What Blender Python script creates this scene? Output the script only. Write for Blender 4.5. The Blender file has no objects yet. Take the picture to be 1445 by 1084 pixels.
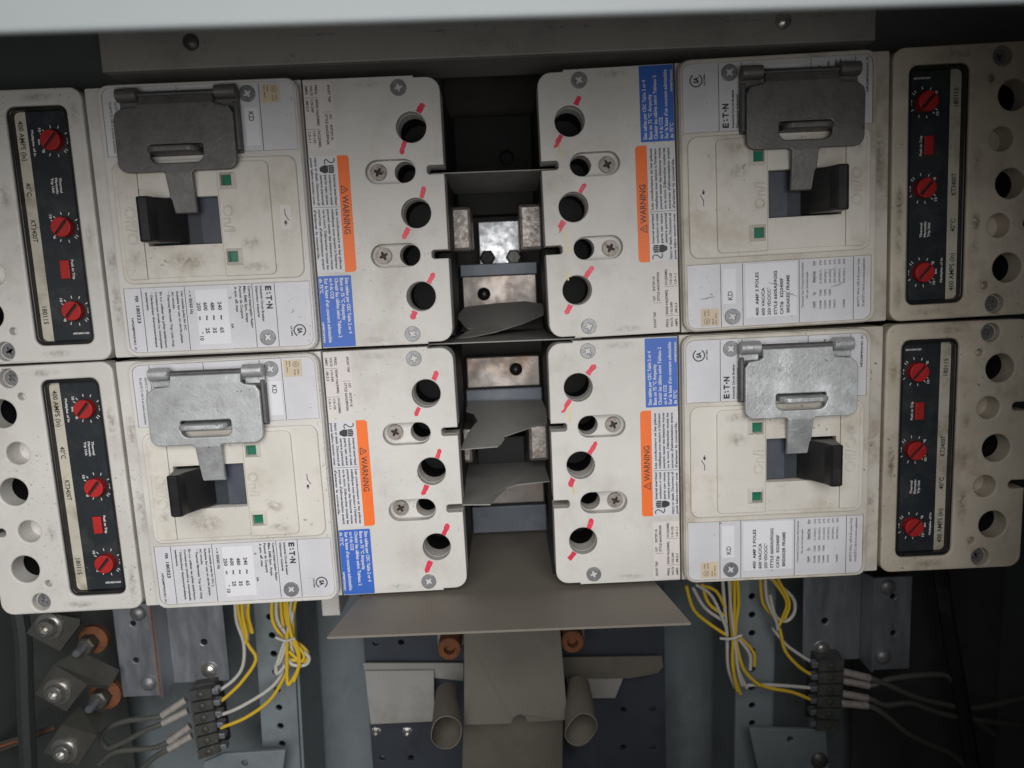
import bpy, bmesh, math, random
from mathutils import Matrix, Vector
random.seed(7)
scn = bpy.context.scene
COL = scn.collection
S = 0.001   # scene is measured in millimetres (x right, y up, z towards the viewer) and built in metres

# ------------------------------------------------------------------ camera
FPX = 1021.108
CAM = Vector((45.308, -39.140, 391.922))
ROT = Matrix(((0.9990530, -0.0423887, 0.0098123), (-0.0433338, -0.9896329, 0.1369264), (0.0039064, -0.1372219, -0.9905326)))
TOW = Matrix(((1, 0, 0), (0, 0, -1), (0, 1, 0)))            # (x, y, z) mm -> Blender axes
cam = bpy.data.cameras.new('camera'); camo = bpy.data.objects.new('camera', cam); COL.objects.link(camo)
xr, yd, fw = TOW @ ROT[0], TOW @ ROT[1], TOW @ ROT[2]
M = Matrix((xr, -yd, -fw)).transposed().to_4x4(); M.translation = TOW @ CAM * S
camo.matrix_world = M
cam.sensor_width = 36; cam.lens = FPX / 1445 * 36; cam.clip_start = 0.005; cam.clip_end = 20
cam.dof.use_dof = True; cam.dof.focus_distance = 0.395; cam.dof.aperture_fstop = 8.5
scn.camera = camo
def PX(x, y, z):
    d = ROT.transposed() @ Vector(((x - 722.5) / FPX, (y - 542) / FPX, 1)); t = (z - CAM.z) / d.z
    p = CAM + d * t
    return (p.x, p.y, z)
# ------------------------------------------------------------------ light
w = bpy.data.worlds.new('World'); scn.world = w; w.use_nodes = True
w.node_tree.nodes['Background'].inputs[0].default_value = (1.0, 0.90, 0.80, 1); w.node_tree.nodes['Background'].inputs[1].default_value = 0.035
def area(name, loc, aim, sx, sy, power, col, spread=180):
    l = bpy.data.lights.new(name, 'AREA'); l.shape = 'RECTANGLE'; l.size = sx; l.size_y = sy; l.energy = power; l.color = col
    l.spread = math.radians(spread)
    o = bpy.data.objects.new(name, l); COL.objects.link(o)
    a = TOW @ Vector(loc) * S; b = TOW @ Vector(aim) * S
    o.location = a; o.rotation_euler = (b - a).to_track_quat('-Z', 'Y').to_euler()
    return o
area('work_lamp', (-10, 10, 640), (-95, -195, 0), 0.66, 0.70, 2.55, (1.0, 0.985, 0.965), 105)
scn.view_settings.view_transform = 'Standard'; scn.view_settings.look = 'None'; scn.view_settings.exposure = 0; scn.view_settings.gamma = 1

# ------------------------------------------------------------------ materials
def mat(name, col, rough=0.5, metal=0.0, dirt=None, dirt_amt=0.0, dirt_scale=30, var=0.08, speck=0.0, speck_col=(0.05, 0.045, 0.04), bump=0.0, bump_scale=900, spec=0.4, stretch=(1, 1, 1), rvar=0.0, speck_scale=330):
    m = bpy.data.materials.new(name); m.use_nodes = True; nt = m.node_tree; N = nt.nodes; L = nt.links
    b = N['Principled BSDF']; b.inputs['Roughness'].default_value = rough; b.inputs['Metallic'].default_value = metal; b.inputs['Specular IOR Level'].default_value = spec
    geo = N.new('ShaderNodeNewGeometry'); mp = N.new('ShaderNodeMapping'); mp.inputs['Scale'].default_value = stretch; L.new(geo.outputs['Position'], mp.inputs['Vector'])
    def noise(scale, detail=4, rough_=0.6):
        n = N.new('ShaderNodeTexNoise'); n.inputs['Scale'].default_value = scale; n.inputs['Detail'].default_value = detail; n.inputs['Roughness'].default_value = rough_
        L.new(mp.outputs[0], n.inputs['Vector']); return n.outputs[0]
    def ramp(v, a, c, lo=0.0, hi=1.0):
        r = N.new('ShaderNodeMapRange'); r.interpolation_type = 'SMOOTHSTEP'; r.inputs[1].default_value = a; r.inputs[2].default_value = c; r.inputs[3].default_value = lo; r.inputs[4].default_value = hi
        L.new(v, r.inputs[0]); return r.outputs[0]
    def mix(fac, A, B, mode='MIX'):
        x = N.new('ShaderNodeMix'); x.data_type = 'RGBA'; x.blend_type = mode
        if isinstance(fac, float): x.inputs[0].default_value = fac
        else: L.new(fac, x.inputs[0])
        for i, q in ((6, A), (7, B)):
            if isinstance(q, tuple): x.inputs[i].default_value = (*q, 1)
            else: L.new(q, x.inputs[i])
        return x.outputs[2]
    c = (col[0], col[1], col[2])
    n1 = noise(dirt_scale * 0.6)
    cur = mix(ramp(n1, 0.3, 0.7), tuple(v * (1 - var) for v in c), tuple(min(1, v * (1 + var)) for v in c))
    if dirt and dirt_amt:
        cur = mix(ramp(noise(dirt_scale, 6, 0.68), 0.46, 0.74, 0, dirt_amt), cur, dirt)
    if speck:
        mm = N.new('ShaderNodeMath'); mm.operation = 'MULTIPLY'
        L.new(ramp(noise(speck_scale, 3, 0.6), 0.73 - speck * 0.1, 0.79 - speck * 0.1, 0, 0.85), mm.inputs[0]); L.new(ramp(noise(dirt_scale * 0.45, 3), 0.42, 0.62), mm.inputs[1])
        cur = mix(mm.outputs[0], cur, speck_col)
    L.new(cur, b.inputs['Base Color'])
    if rvar:
        L.new(ramp(noise(dirt_scale * 2.3, 5), 0.3, 0.7, max(0.05, rough - rvar), min(1, rough + rvar)), b.inputs['Roughness'])
    if bump:
        bn = N.new('ShaderNodeBump'); bn.inputs['Strength'].default_value = bump; bn.inputs['Distance'].default_value = 0.0004
        L.new(noise(bump_scale, 3), bn.inputs['Height']); L.new(bn.outputs[0], b.inputs['Normal'])
    return m
MT = {}
MT['cover'] = mat('cream_plastic', (0.60, 0.585, 0.56), 0.50, dirt=(0.34, 0.30, 0.25), dirt_amt=0.42, dirt_scale=22, var=0.06, speck=0.95, speck_col=(0.22, 0.21, 0.195), speck_scale=620, bump=0.10, rvar=0.10)
MT['cover_worn'] = mat('worn_cream_plastic', (0.56, 0.53, 0.475), 0.52, dirt=(0.25, 0.18, 0.11), dirt_amt=0.62, dirt_scale=34, var=0.09, speck=0.7, speck_col=(0.10, 0.075, 0.05), speck_scale=420, bump=0.14, rvar=0.12)
MT['cover_grime'] = mat('grimy_cream_plastic', (0.54, 0.485, 0.40), 0.55, dirt=(0.22, 0.17, 0.12), dirt_amt=0.6, dirt_scale=30, var=0.12, speck=0.75, speck_col=(0.10, 0.065, 0.04), speck_scale=300, bump=0.16, rvar=0.12)
MT['inner'] = mat('ivory_plastic', (0.61, 0.585, 0.535), 0.46, dirt=(0.36, 0.29, 0.20), dirt_amt=0.5, dirt_scale=38, var=0.06, speck=0.7, speck_col=(0.2, 0.15, 0.1), bump=0.05)
MT['body'] = mat('dark_moulded_base', (0.016, 0.016, 0.017), 0.6, bump=0.1)
MT['black'] = mat('black_plastic', (0.012, 0.012, 0.013), 0.34, var=0.2, bump=0.04, speck=0.5, speck_col=(0.08, 0.08, 0.075), dirt=(0.05, 0.048, 0.045), dirt_amt=0.5)
MT['trip'] = mat('slate_trip_panel', (0.021, 0.026, 0.031), 0.38, dirt=(0.07, 0.072, 0.07), dirt_amt=0.55, dirt_scale=60, speck=0.3, speck_col=(0.15, 0.15, 0.14))
MT['strip'] = mat('rating_strip', (0.50, 0.475, 0.40), 0.5, dirt=(0.20, 0.16, 0.08), dirt_amt=0.7, dirt_scale=70)
MT['red'] = mat('red_plastic', (0.40, 0.016, 0.016), 0.5, var=0.15, speck=0.4, dirt=(0.2, 0.01, 0.01), dirt_amt=0.3)
MT['mark'] = mat('red_marker_paint', (0.66, 0.025, 0.065), 0.4, var=0.15, dirt=(0.72, 0.22, 0.27), dirt_amt=0.45, dirt_scale=220)
MT['drip'] = mat('yellow_ink', (0.62, 0.50, 0.16), 0.4, var=0.2)
MT['green'] = mat('green_window', (0.012, 0.15, 0.085), 0.22)
MT['slide'] = mat('blue_grey_slide', (0.055, 0.063, 0.085), 0.5, dirt=(0.10, 0.10, 0.11), dirt_amt=0.4, dirt_scale=120, speck=0.4)
MT['slide2'] = mat('dark_slide', (0.022, 0.028, 0.036), 0.5)
MT['paper'] = mat('white_foil_label', (0.60, 0.60, 0.635), 0.42, var=0.05, speck=0.55, speck_col=(0.25, 0.24, 0.23), dirt=(0.42, 0.41, 0.42), dirt_amt=0.25, dirt_scale=60)
MT['patch'] = mat('white_print_patch', (0.70, 0.70, 0.74), 0.45, var=0.02)
MT['sticker'] = mat('white_sticker', (0.64, 0.60, 0.585), 0.5, var=0.03, speck=0.4, speck_col=(0.3, 0.28, 0.26))
MT['beige'] = mat('beige_sticker', (0.60, 0.50, 0.36), 0.5)
MT['orange'] = mat('orange_band', (0.83, 0.155, 0.018), 0.45, var=0.04, speck=0.4, speck_col=(0.5, 0.1, 0.02))
MT['blue'] = mat('blue_sticker', (0.035, 0.125, 0.50), 0.42, var=0.05, speck=0.2)
MT['ink'] = mat('black_ink', (0.030, 0.030, 0.033), 0.5)
MT['inkgrey'] = mat('grey_ink', (0.10, 0.10, 0.105), 0.5)
MT['inkwhite'] = mat('white_ink', (0.66, 0.66, 0.66), 0.5)
MT['screw'] = mat('zinc_screw', (0.24, 0.245, 0.255), 0.45, 0.55, dirt=(0.09, 0.09, 0.09), dirt_amt=0.7, dirt_scale=300, bump=0.25)
MT['screw_rust'] = mat('spotted_screw', (0.27, 0.245, 0.225), 0.5, 0.5, dirt=(0.13, 0.075, 0.045), dirt_amt=0.9, dirt_scale=420, bump=0.5)
MT['recess'] = mat('dark_recess', (0.02, 0.02, 0.02), 0.6)
MT['hasp'] = mat('galvanised_steel', (0.44, 0.455, 0.465), 0.48, 0.5, dirt=(0.20, 0.20, 0.195), dirt_amt=0.55, dirt_scale=70, var=0.12, speck=0.7, speck_col=(0.10, 0.10, 0.10), bump=0.35, bump_scale=500, rvar=0.12)
MT['hasp_shade'] = mat('shade_darkened_steel', (0.16, 0.155, 0.15), 0.50, 0.5, dirt=(0.10, 0.095, 0.09), dirt_amt=0.6, dirt_scale=80, var=0.10, speck=0.6, bump=0.35, bump_scale=500, rvar=0.10)  # same hasp steel, with the dark reflection put into its colour
MT['hasp_spangle'] = mat('spangled_zinc_steel', (0.40, 0.41, 0.42), 0.46, 0.5, dirt=(0.74, 0.77, 0.80), dirt_amt=0.9, dirt_scale=48, var=0.15, speck=0.7, speck_col=(0.10, 0.10, 0.10), bump=0.4, bump_scale=500, rvar=0.12)
MT['base_steel'] = mat('dark_steel_base', (0.12, 0.12, 0.12), 0.5, 0.6, dirt=(0.03, 0.03, 0.03), dirt_amt=0.6, dirt_scale=90)  # dark steel of the hasp base plate and hinge pin
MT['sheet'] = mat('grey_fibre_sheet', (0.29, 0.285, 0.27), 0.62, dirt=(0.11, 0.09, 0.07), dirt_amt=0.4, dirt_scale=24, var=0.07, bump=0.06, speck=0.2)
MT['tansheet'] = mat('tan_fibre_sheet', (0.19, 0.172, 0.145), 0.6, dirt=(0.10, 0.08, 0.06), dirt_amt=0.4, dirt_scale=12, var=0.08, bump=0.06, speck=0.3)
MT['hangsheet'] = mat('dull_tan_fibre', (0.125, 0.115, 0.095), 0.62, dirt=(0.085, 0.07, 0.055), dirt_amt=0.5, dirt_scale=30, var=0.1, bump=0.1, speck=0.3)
MT['copper'] = mat('tarnished_plated_copper', (0.25, 0.225, 0.21), 0.40, 0.75, dirt=(0.24, 0.135, 0.07), dirt_amt=0.7, dirt_scale=30, var=0.2, speck=0.4, bump=0.15, rvar=0.15)
MT['tinned'] = mat('tinned_bar', (0.42, 0.43, 0.45), 0.36, 0.8, dirt=(0.15, 0.15, 0.15), dirt_amt=0.35, dirt_scale=60, speck=1.0, bump=0.12, rvar=0.15)
MT['terminal'] = mat('pitted_terminal', (0.34, 0.31, 0.29), 0.42, 0.75, dirt=(0.14, 0.09, 0.065), dirt_amt=0.75, dirt_scale=170, speck=1.0, bump=0.5, bump_scale=350, rvar=0.12)
MT['bluebar'] = mat('blue_grey_bar', (0.115, 0.13, 0.155), 0.45, 0.35, dirt=(0.25, 0.26, 0.28), dirt_amt=0.35, dirt_scale=40, bump=0.2)
MT['rust'] = mat('rusty_steel', (0.20, 0.075, 0.035), 0.75, 0.2, dirt=(0.08, 0.04, 0.025), dirt_amt=0.7, dirt_scale=150, bump=0.6)
MT['zinc'] = mat('zinc_bracket', (0.30, 0.32, 0.355), 0.42, 0.7, dirt=(0.13, 0.135, 0.15), dirt_amt=0.5, dirt_scale=60, var=0.15, speck=0.3, stretch=(1, 1, 0.25), bump=0.2, rvar=0.1)
MT['panel'] = mat('blue_grey_paint', (0.185, 0.215, 0.232), 0.5, var=0.08, dirt=(0.09, 0.10, 0.10), dirt_amt=0.55, dirt_scale=16, speck=0.2)
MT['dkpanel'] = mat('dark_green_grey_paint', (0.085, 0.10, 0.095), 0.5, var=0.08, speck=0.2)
MT['plate'] = mat('navy_plate', (0.050, 0.058, 0.075), 0.5, 0.2, dirt=(0.03, 0.03, 0.035), dirt_amt=0.5)
MT['rail'] = mat('grey_painted_rail', (0.33, 0.32, 0.30), 0.45, var=0.05, speck=0.6, dirt=(0.10, 0.09, 0.08), dirt_amt=0.3)
MT['backing'] = mat('near_black_backing', (0.045, 0.05, 0.048), 0.55, var=0.2)
MT['channel'] = mat('brown_black_board', (0.035, 0.029, 0.024), 0.6, var=0.3)
MT['smudge'] = mat('grey_smudge', (0.40, 0.39, 0.40), 0.5, dirt=(0.20, 0.19, 0.19), dirt_amt=0.8, dirt_scale=140)
MT['matte_black'] = mat('matte_black_block', (0.010, 0.009, 0.008), 0.7)  # even near-black, more matte and darker than the other black plastic
MT['pale_mark'] = mat('pale_grey_mark', (0.30, 0.30, 0.29), 0.5, dirt=(0.12, 0.115, 0.11), dirt_amt=0.8, dirt_scale=160)
MT['frame'] = mat('pale_grey_paint', (0.25, 0.275, 0.285), 0.40, var=0.02)
MT['yellow'] = mat('yellow_wire', (0.62, 0.42, 0.03), 0.42, var=0.1)
MT['white'] = mat('white_wire', (0.50, 0.49, 0.45), 0.42, var=0.08, dirt=(0.3, 0.28, 0.24), dirt_amt=0.4)
MT['grey'] = mat('grey_wire', (0.085, 0.088, 0.078), 0.5)
MT['ferrule'] = mat('wire_marker', (0.28, 0.26, 0.24), 0.5, dirt=(0.12, 0.1, 0.1), dirt_amt=0.6, dirt_scale=300)
MT['block'] = mat('dusty_black_block', (0.050, 0.052, 0.050), 0.7, dirt=(0.12, 0.118, 0.105), dirt_amt=0.5, dirt_scale=120, bump=0.4)
MT['braid'] = mat('black_braid', (0.03, 0.034, 0.035), 0.6, bump=0.9, bump_scale=700)
MT['lug'] = mat('dull_lug', (0.10, 0.10, 0.09), 0.45, 0.55, dirt=(0.06, 0.055, 0.05), dirt_amt=0.5, dirt_scale=60, speck=0.2)
MT['nut'] = mat('bright_bolt', (0.55, 0.55, 0.53), 0.28, 0.9, dirt=(0.2, 0.15, 0.1), dirt_amt=0.5, dirt_scale=200)

def stain_mat(name, col, amt):
    m = bpy.data.materials.new(name); m.use_nodes = True; nt = m.node_tree; N = nt.nodes; L = nt.links; b = N['Principled BSDF']
    b.inputs['Base Color'].default_value = (*col, 1); b.inputs['Roughness'].default_value = 0.6
    tc = N.new('ShaderNodeTexCoord'); ln = N.new('ShaderNodeVectorMath'); ln.operation = 'LENGTH'; L.new(tc.outputs['Object'], ln.inputs[0])
    r1 = N.new('ShaderNodeMapRange'); r1.interpolation_type = 'SMOOTHSTEP'; r1.inputs[1].default_value = 0.0098; r1.inputs[2].default_value = 0.001; r1.inputs[3].default_value = 0; r1.inputs[4].default_value = 1; L.new(ln.outputs['Value'], r1.inputs[0])
    g = N.new('ShaderNodeNewGeometry'); n = N.new('ShaderNodeTexNoise'); n.inputs['Scale'].default_value = 380; n.inputs['Detail'].default_value = 8; n.inputs['Roughness'].default_value = 0.72; L.new(g.outputs['Position'], n.inputs['Vector'])
    r2 = N.new('ShaderNodeMapRange'); r2.inputs[1].default_value = 0.40; r2.inputs[2].default_value = 0.68; L.new(n.outputs[0], r2.inputs[0])
    m1 = N.new('ShaderNodeMath'); m1.operation = 'MULTIPLY'; L.new(r1.outputs[0], m1.inputs[0]); L.new(r2.outputs[0], m1.inputs[1])
    m2 = N.new('ShaderNodeMath'); m2.operation = 'MULTIPLY'; m2.inputs[1].default_value = amt; L.new(m1.outputs[0], m2.inputs[0]); L.new(m2.outputs[0], b.inputs['Alpha'])
    return m
MT['stain'] = stain_mat('brown_grime', (0.16, 0.11, 0.065), 0.42)
MT['stain_grey'] = stain_mat('grey_grime', (0.15, 0.14, 0.125), 0.30)

# ------------------------------------------------------------------ geometry helpers
_dg = None
def from_curve(cu):
    o = bpy.data.objects.new('tmp', cu); COL.objects.link(o)
    dg = bpy.context.evaluated_depsgraph_get(); dg.update()
    me = bpy.data.meshes.new_from_object(o.evaluated_get(dg))
    vs = [v.co.copy() for v in me.vertices]; fs = [list(p.vertices) for p in me.polygons]
    bpy.data.objects.remove(o); bpy.data.curves.remove(cu); bpy.data.meshes.remove(me)
    return vs, fs
def rrect(x0, x1, y0, y1, r=0, n=4):
    if not isinstance(r, (tuple, list)) and r <= 0: return [(x0, y0), (x1, y0), (x1, y1), (x0, y1)]
    rr = r if isinstance(r, (tuple, list)) else (r,) * 4      # (x0y0, x1y0, x1y1, x0y1)
    o = []
    for (cx, cy, a, q) in ((x0, y0, 180, rr[0]), (x1, y0, 270, rr[1]), (x1, y1, 0, rr[2]), (x0, y1, 90, rr[3])):
        if q <= 0: o.append((cx, cy)); continue
        mx = cx + (q if cx == x0 else -q); my = cy + (q if cy == y0 else -q)
        for i in range(n + 1):
            t = math.radians(a + 90 * i / n); o.append((mx + q * math.cos(t), my + q * math.sin(t)))
    return o
def circ(x, y, r, n=28): return [(x + r * math.cos(2 * math.pi * i / n), y + r * math.sin(2 * math.pi * i / n)) for i in range(n)]
def stadium(xa, ya, xb, yb, r, n=10):
    a = math.atan2(yb - ya, xb - xa); o = []
    for (x, y, s) in ((xb, yb, a - math.pi / 2), (xa, ya, a + math.pi / 2)):
        for i in range(n + 1): t = s + math.pi * i / n; o.append((x + r * math.cos(t), y + r * math.sin(t)))
    return o
class MB:
    def __init__(s): s.v = []; s.f = []; s.m = []; s.sm = []
    def add(s, vs, fs, m=0, smooth=False, T=None):
        k = len(s.v)
        s.v += [tuple(T @ Vector(q)) if T else tuple(q) for q in vs]
        for q in fs: s.f.append([k + i for i in q]); s.m.append(m); s.sm.append(smooth)
        return s
    def plate(s, loops, z0, z1, b=0.0, m=0, T=None, seg=1):
        cu = bpy.data.curves.new('c', 'CURVE'); cu.dimensions = '2D'; cu.fill_mode = 'BOTH'
        b = min(b, (z1 - z0) * 0.49)
        cu.extrude = (z1 - z0) / 2 - b; cu.bevel_depth = b; cu.bevel_resolution = seg; cu.offset = -b
        for p in loops:
            sp = cu.splines.new('POLY'); sp.points.add(len(p) - 1)
            for q, a in zip(sp.points, p): q.co = (a[0], a[1], 0, 1)
            sp.use_cyclic_u = True
        vs, fs = from_curve(cu)
        zc = (z0 + z1) / 2
        return s.add([(q.x, q.y, q.z + zc) for q in vs], fs, m, False, T)
    def flat(s, pts, z, m=0): return s.add([(x, y, z) for x, y in pts], [list(range(len(pts)))], m)
    def box(s, x0, x1, y0, y1, z0, z1, b=0.4, m=0, r=0, T=None): return s.plate([rrect(x0, x1, y0, y1, r)], z0, z1, b, m, T)
    def lathe(s, prof, c, m=0, n=24, T=None, axis=None):
        # profile of (radius, height) along +z (or along axis)
        A = Matrix.Translation(c)
        if axis: A = A @ Vector(axis).normalized().to_track_quat('Z', 'Y').to_matrix().to_4x4()
        vs = []; fs = []
        for r, h in prof:
            for i in range(n): t = 2 * math.pi * i / n; vs.append(A @ Vector((r * math.cos(t), r * math.sin(t), h)))
        for j in range(len(prof) - 1):
            for i in range(n): fs.append([j * n + i, j * n + (i + 1) % n, (j + 1) * n + (i + 1) % n, (j + 1) * n + i])
        if prof[0][0] > 0: fs.append(list(range(n))[::-1])
        if prof[-1][0] > 0: fs.append([(len(prof) - 1) * n + i for i in range(n)])
        return s.add(vs, fs, m, True, T)
    def tube(s, pts, r, m=0, n=8, smooth=4):
        P = [Vector(p) for p in pts]
        if smooth and len(P) > 2:
            Q = []
            for i in range(len(P) - 1):
                a, b, c, d = P[max(0, i - 1)], P[i], P[i + 1], P[min(len(P) - 1, i + 2)]
                for k in range(smooth):
                    t = k / smooth
                    Q.append(0.5 * ((2 * b) + (c - a) * t + (2 * a - 5 * b + 4 * c - d) * t * t + (3 * b - a - 3 * c + d) * t ** 3))
            P = Q + [P[-1]]
        vs = []; fs = []; up = Vector((0.13, 0.21, 0.97))
        for i, p in enumerate(P):
            d = (P[min(i + 1, len(P) - 1)] - P[max(i - 1, 0)]).normalized()
            a = d.cross(up).normalized(); b = d.cross(a)
            for k in range(n): t = 2 * math.pi * k / n; vs.append(p + (a * math.cos(t) + b * math.sin(t)) * r)
        for i in range(len(P) - 1):
            for k in range(n): fs.append([i * n + k, i * n + (k + 1) % n, (i + 1) * n + (k + 1) % n, (i + 1) * n + k])
        fs.append(list(range(n))); fs.append([(len(P) - 1) * n + k for k in range(n)][::-1])
        return s.add(vs, fs, m, True)
    def prism(s, poly, th, m=0):
        # 3-D polygon (top face) given a thickness straight down its normal
        P = [Vector(p) for p in poly]; nrm = Vector((0, 0, 0))
        for i in range(len(P)): nrm += P[i].cross(P[(i + 1) % len(P)])
        nrm.normalize(); n = len(P)
        vs = P + [p - nrm * th for p in P]
        fs = [list(range(n)), list(range(n, 2 * n))[::-1]] + [[i, n + i, n + (i + 1) % n, (i + 1) % n] for i in range(n)]
        return s.add(vs, fs, m)
    def mesh(s, name, mats, center=False):
        off = Vector((0, 0, 0))
        if center:
            lo = [min(q[i] for q in s.v) for i in range(3)]; hi = [max(q[i] for q in s.v) for i in range(3)]
            off = Vector([(a + b) / 2 for a, b in zip(lo, hi)])
        me = bpy.data.meshes.new(name); me.from_pydata([tuple((Vector(q) - off) * S) for q in s.v], [], s.f); me.validate()
        for x in (mats if isinstance(mats, (list, tuple)) else [mats]): me.materials.append(MT[x])
        if len(me.polygons) == len(s.f):
            me.polygons.foreach_set('material_index', s.m); me.polygons.foreach_set('use_smooth', s.sm)
        bm = bmesh.new(); bm.from_mesh(me); bmesh.ops.remove_doubles(bm, verts=bm.verts, dist=1e-7); bmesh.ops.recalc_face_normals(bm, faces=bm.faces)
        for e in bm.edges:
            if len(e.link_faces) == 2 and e.calc_face_angle(0) > 0.7: e.smooth = False
        bm.to_mesh(me); bm.free()
        return me, off
    def part(s, name, mats, parent, label=None):
        me, _ = s.mesh(name, mats); o = bpy.data.objects.new(name, me); COL.objects.link(o); o.parent = parent
        if label: o['label'] = label
        return o
    def top(s, name, mats, label=None, cat=None, group=None, kind=None):
        me, off = s.mesh(name, mats, True); o = bpy.data.objects.new(name, me); COL.objects.link(o)
        o.location = TOW @ off * S; o.rotation_euler = (math.pi / 2, 0, 0)
        return tag(o, label, cat, group, kind)
def tag(o, label=None, cat=None, group=None, kind=None):
    if label: o['label'] = label
    if cat: o['category'] = cat
    if group: o['group'] = group
    if kind: o['kind'] = kind
    return o
def thing(name, loc, label, cat, group=None, rz=0.0):
    o = bpy.data.objects.new(name, None); COL.objects.link(o); o.empty_display_size = 0.01
    o.matrix_world = Matrix.Translation(TOW @ Vector(loc) * S) @ Matrix.Rotation(math.pi / 2, 4, 'X') @ Matrix.Rotation(rz, 4, 'Z')
    return tag(o, label, cat, group)
def child(name, me, parent, loc=(0, 0, 0), rz=0):
    o = bpy.data.objects.new(name, me); COL.objects.link(o); o.parent = parent; o.location = Vector(loc) * S; o.rotation_euler = (0, 0, rz); return o
def copy_tree(o, parent=None):
    c = o.copy(); COL.objects.link(c); c.parent = parent
    for ch in o.children: copy_tree(ch, c)
    return c
# text: lines of (string, baseline u, start v, end v, cap height, bold); reads towards -v with letter tops towards +u
def text_geo(s, bold=0.0, outline=0.0):
    cu = bpy.data.curves.new('t', 'FONT'); cu.body = s; cu.resolution_u = 2; cu.offset = bold
    if outline: cu.fill_mode = 'NONE'; cu.bevel_depth = outline; cu.bevel_resolution = 0
    return from_curve(cu)
def put_text(mb, s, ub, v0, v1, cap, z, m=0, bold=0.0, outline=0.0, upright=False):
    vs, fs = text_geo(s, bold if (bold or outline) else 0.03, outline)
    if not vs: return
    x0 = min(q.x for q in vs); x1 = max(q.x for q in vs); sy = cap / 0.682; sx = abs(v1 - v0) / max(1e-6, x1 - x0)
    if upright: mb.add([(v0 + (q.x - x0) * sx, ub + q.y * sy, z + q.z * sy) for q in vs], fs, m)
    else: mb.add([(ub + q.y * sy, v0 - (q.x - x0) * sx, z + q.z * sy) for q in vs], fs, m)
def lettering(parent, lines, z, mats='ink', extra=None, name='lettering'):
    mb = MB()
    for l in lines: put_text(mb, l[0], l[1], l[2], l[3], l[4], z, l[6] if len(l) > 6 else 0, l[5] if len(l) > 5 else 0.0)
    if extra: extra(mb)
    return mb.part(name, mats, parent)
def line(mb, u0, v0, u1, v1, wd, z, m=0):
    d = Vector((u1 - u0, v1 - v0)).normalized(); n = Vector((-d.y, d.x)) * wd / 2
    mb.flat([(u0 - n.x, v0 - n.y), (u1 - n.x, v1 - n.y), (u1 + n.x, v1 + n.y), (u0 + n.x, v0 + n.y)], z, m)
def ring(mb, u, v, r0, r1, z, a0=0, a1=360, m=0, n=28):
    A = [math.radians(a0 + (a1 - a0) * i / n) for i in range(n + 1)]
    mb.add([(u + r * math.cos(t), v + r * math.sin(t), z) for t in A for r in (r0, r1)], [[2 * i, 2 * i + 2, 2 * i + 3, 2 * i + 1] for i in range(n)], m)
def screw_mesh(r, mats, a=0.5, dome=0.8):
    mb = MB(); k = r * 0.11; L = r * 0.52; c = []
    for i in range(4):
        t = a + i * math.pi / 2
        for (x, y) in ((L, -k), (L, k), (k * 1.6, k * 1.6)): c.append((x * math.cos(t) - y * math.sin(t), x * math.sin(t) + y * math.cos(t)))
    mb.plate([circ(0, 0, r, 24), c], -1.6, dome, 0.16, 0, None, 1)
    mb.flat(circ(0, 0, r * 0.75, 12), -1.2, 1)
    return mb.mesh('screw', [mats, 'recess'])[0]

# ------------------------------------------------------------------ the setting: enclosure
def wall(name, pts, mt, th=2.0):
    mb = MB(); mb.prism(pts, th); return mb.top(name, mt, kind='structure')
wall('back_panel', [(-520, -640, -165), (600, -640, -165), (600, 260, -165), (-520, 260, -165)], 'panel')
wall('side_wall_left', [(-345, -640, 60), (-345, -640, -164), (-345, 260, -164), (-345, 260, 60)][::-1], 'dkpanel')
wall('side_wall_right', [(425, -640, 60), (425, -640, -164), (425, 260, -164), (425, 260, 60)], 'dkpanel')
wall('upper_panel', [(-343, 80, -46), (423, 80, -46), (423, 200, -46), (-343, 200, -46)], 'dkpanel')

a_, b_ = PX(168, 900, -140), PX(1205, 900, -140)
wall('dark_backing_left', [(-343, -640, -140), (a_[0], -640, -140), (a_[0], -205, -140), (-343, -205, -140)], 'backing')  # dark sheets added, left and right, to darken the deep lower corners
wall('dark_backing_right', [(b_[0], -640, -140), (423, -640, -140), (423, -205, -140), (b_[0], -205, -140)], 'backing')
wall('channel_backing', [(10, -205, -124), (74, -205, -124), (74, 150, -124), (10, 150, -124)], 'channel')  # dark sheet added to darken the gaps behind the channel

# front frame of the cabinet opening (pale grey, out of focus) with chipped lower edge
L0, R0 = PX(0, 57, 190), PX(1445, 13, 190)
fr = thing('cabinet_front_frame', (45, L0[1], 190), 'pale grey painted cabinet frame crossing in front above the breakers', 'frame')
sl = (R0[1] - L0[1]) / (R0[0] - L0[0])
mb = MB(); mb.plate([[(-420, sl * -420 + 0.5), (420, sl * 420 + 0.5), (420, 170), (-420, 170)]], -3, 0, 1.2, 0, None, 2); mb.part('top_bar', 'frame', fr)
mb = MB(); mb.box(203, 420, -560, sl * 300 - 1.5, -3.4, -0.4, 1.2); mb.part('added_jamb', 'frame', fr)  # unseen jamb, added just out of view to shade the right side
mb = MB(); mb.plate([[(-25, -560), (-25, -243), (60, -246), (130, -249), (202.5, -252), (202.5, -560)]], -3.4, -0.4, 1.0); mb.part('shade_plate', 'frame', fr)  # unseen plate, added below the view to shade the deep lower right
rnd = random.Random(3)
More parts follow.
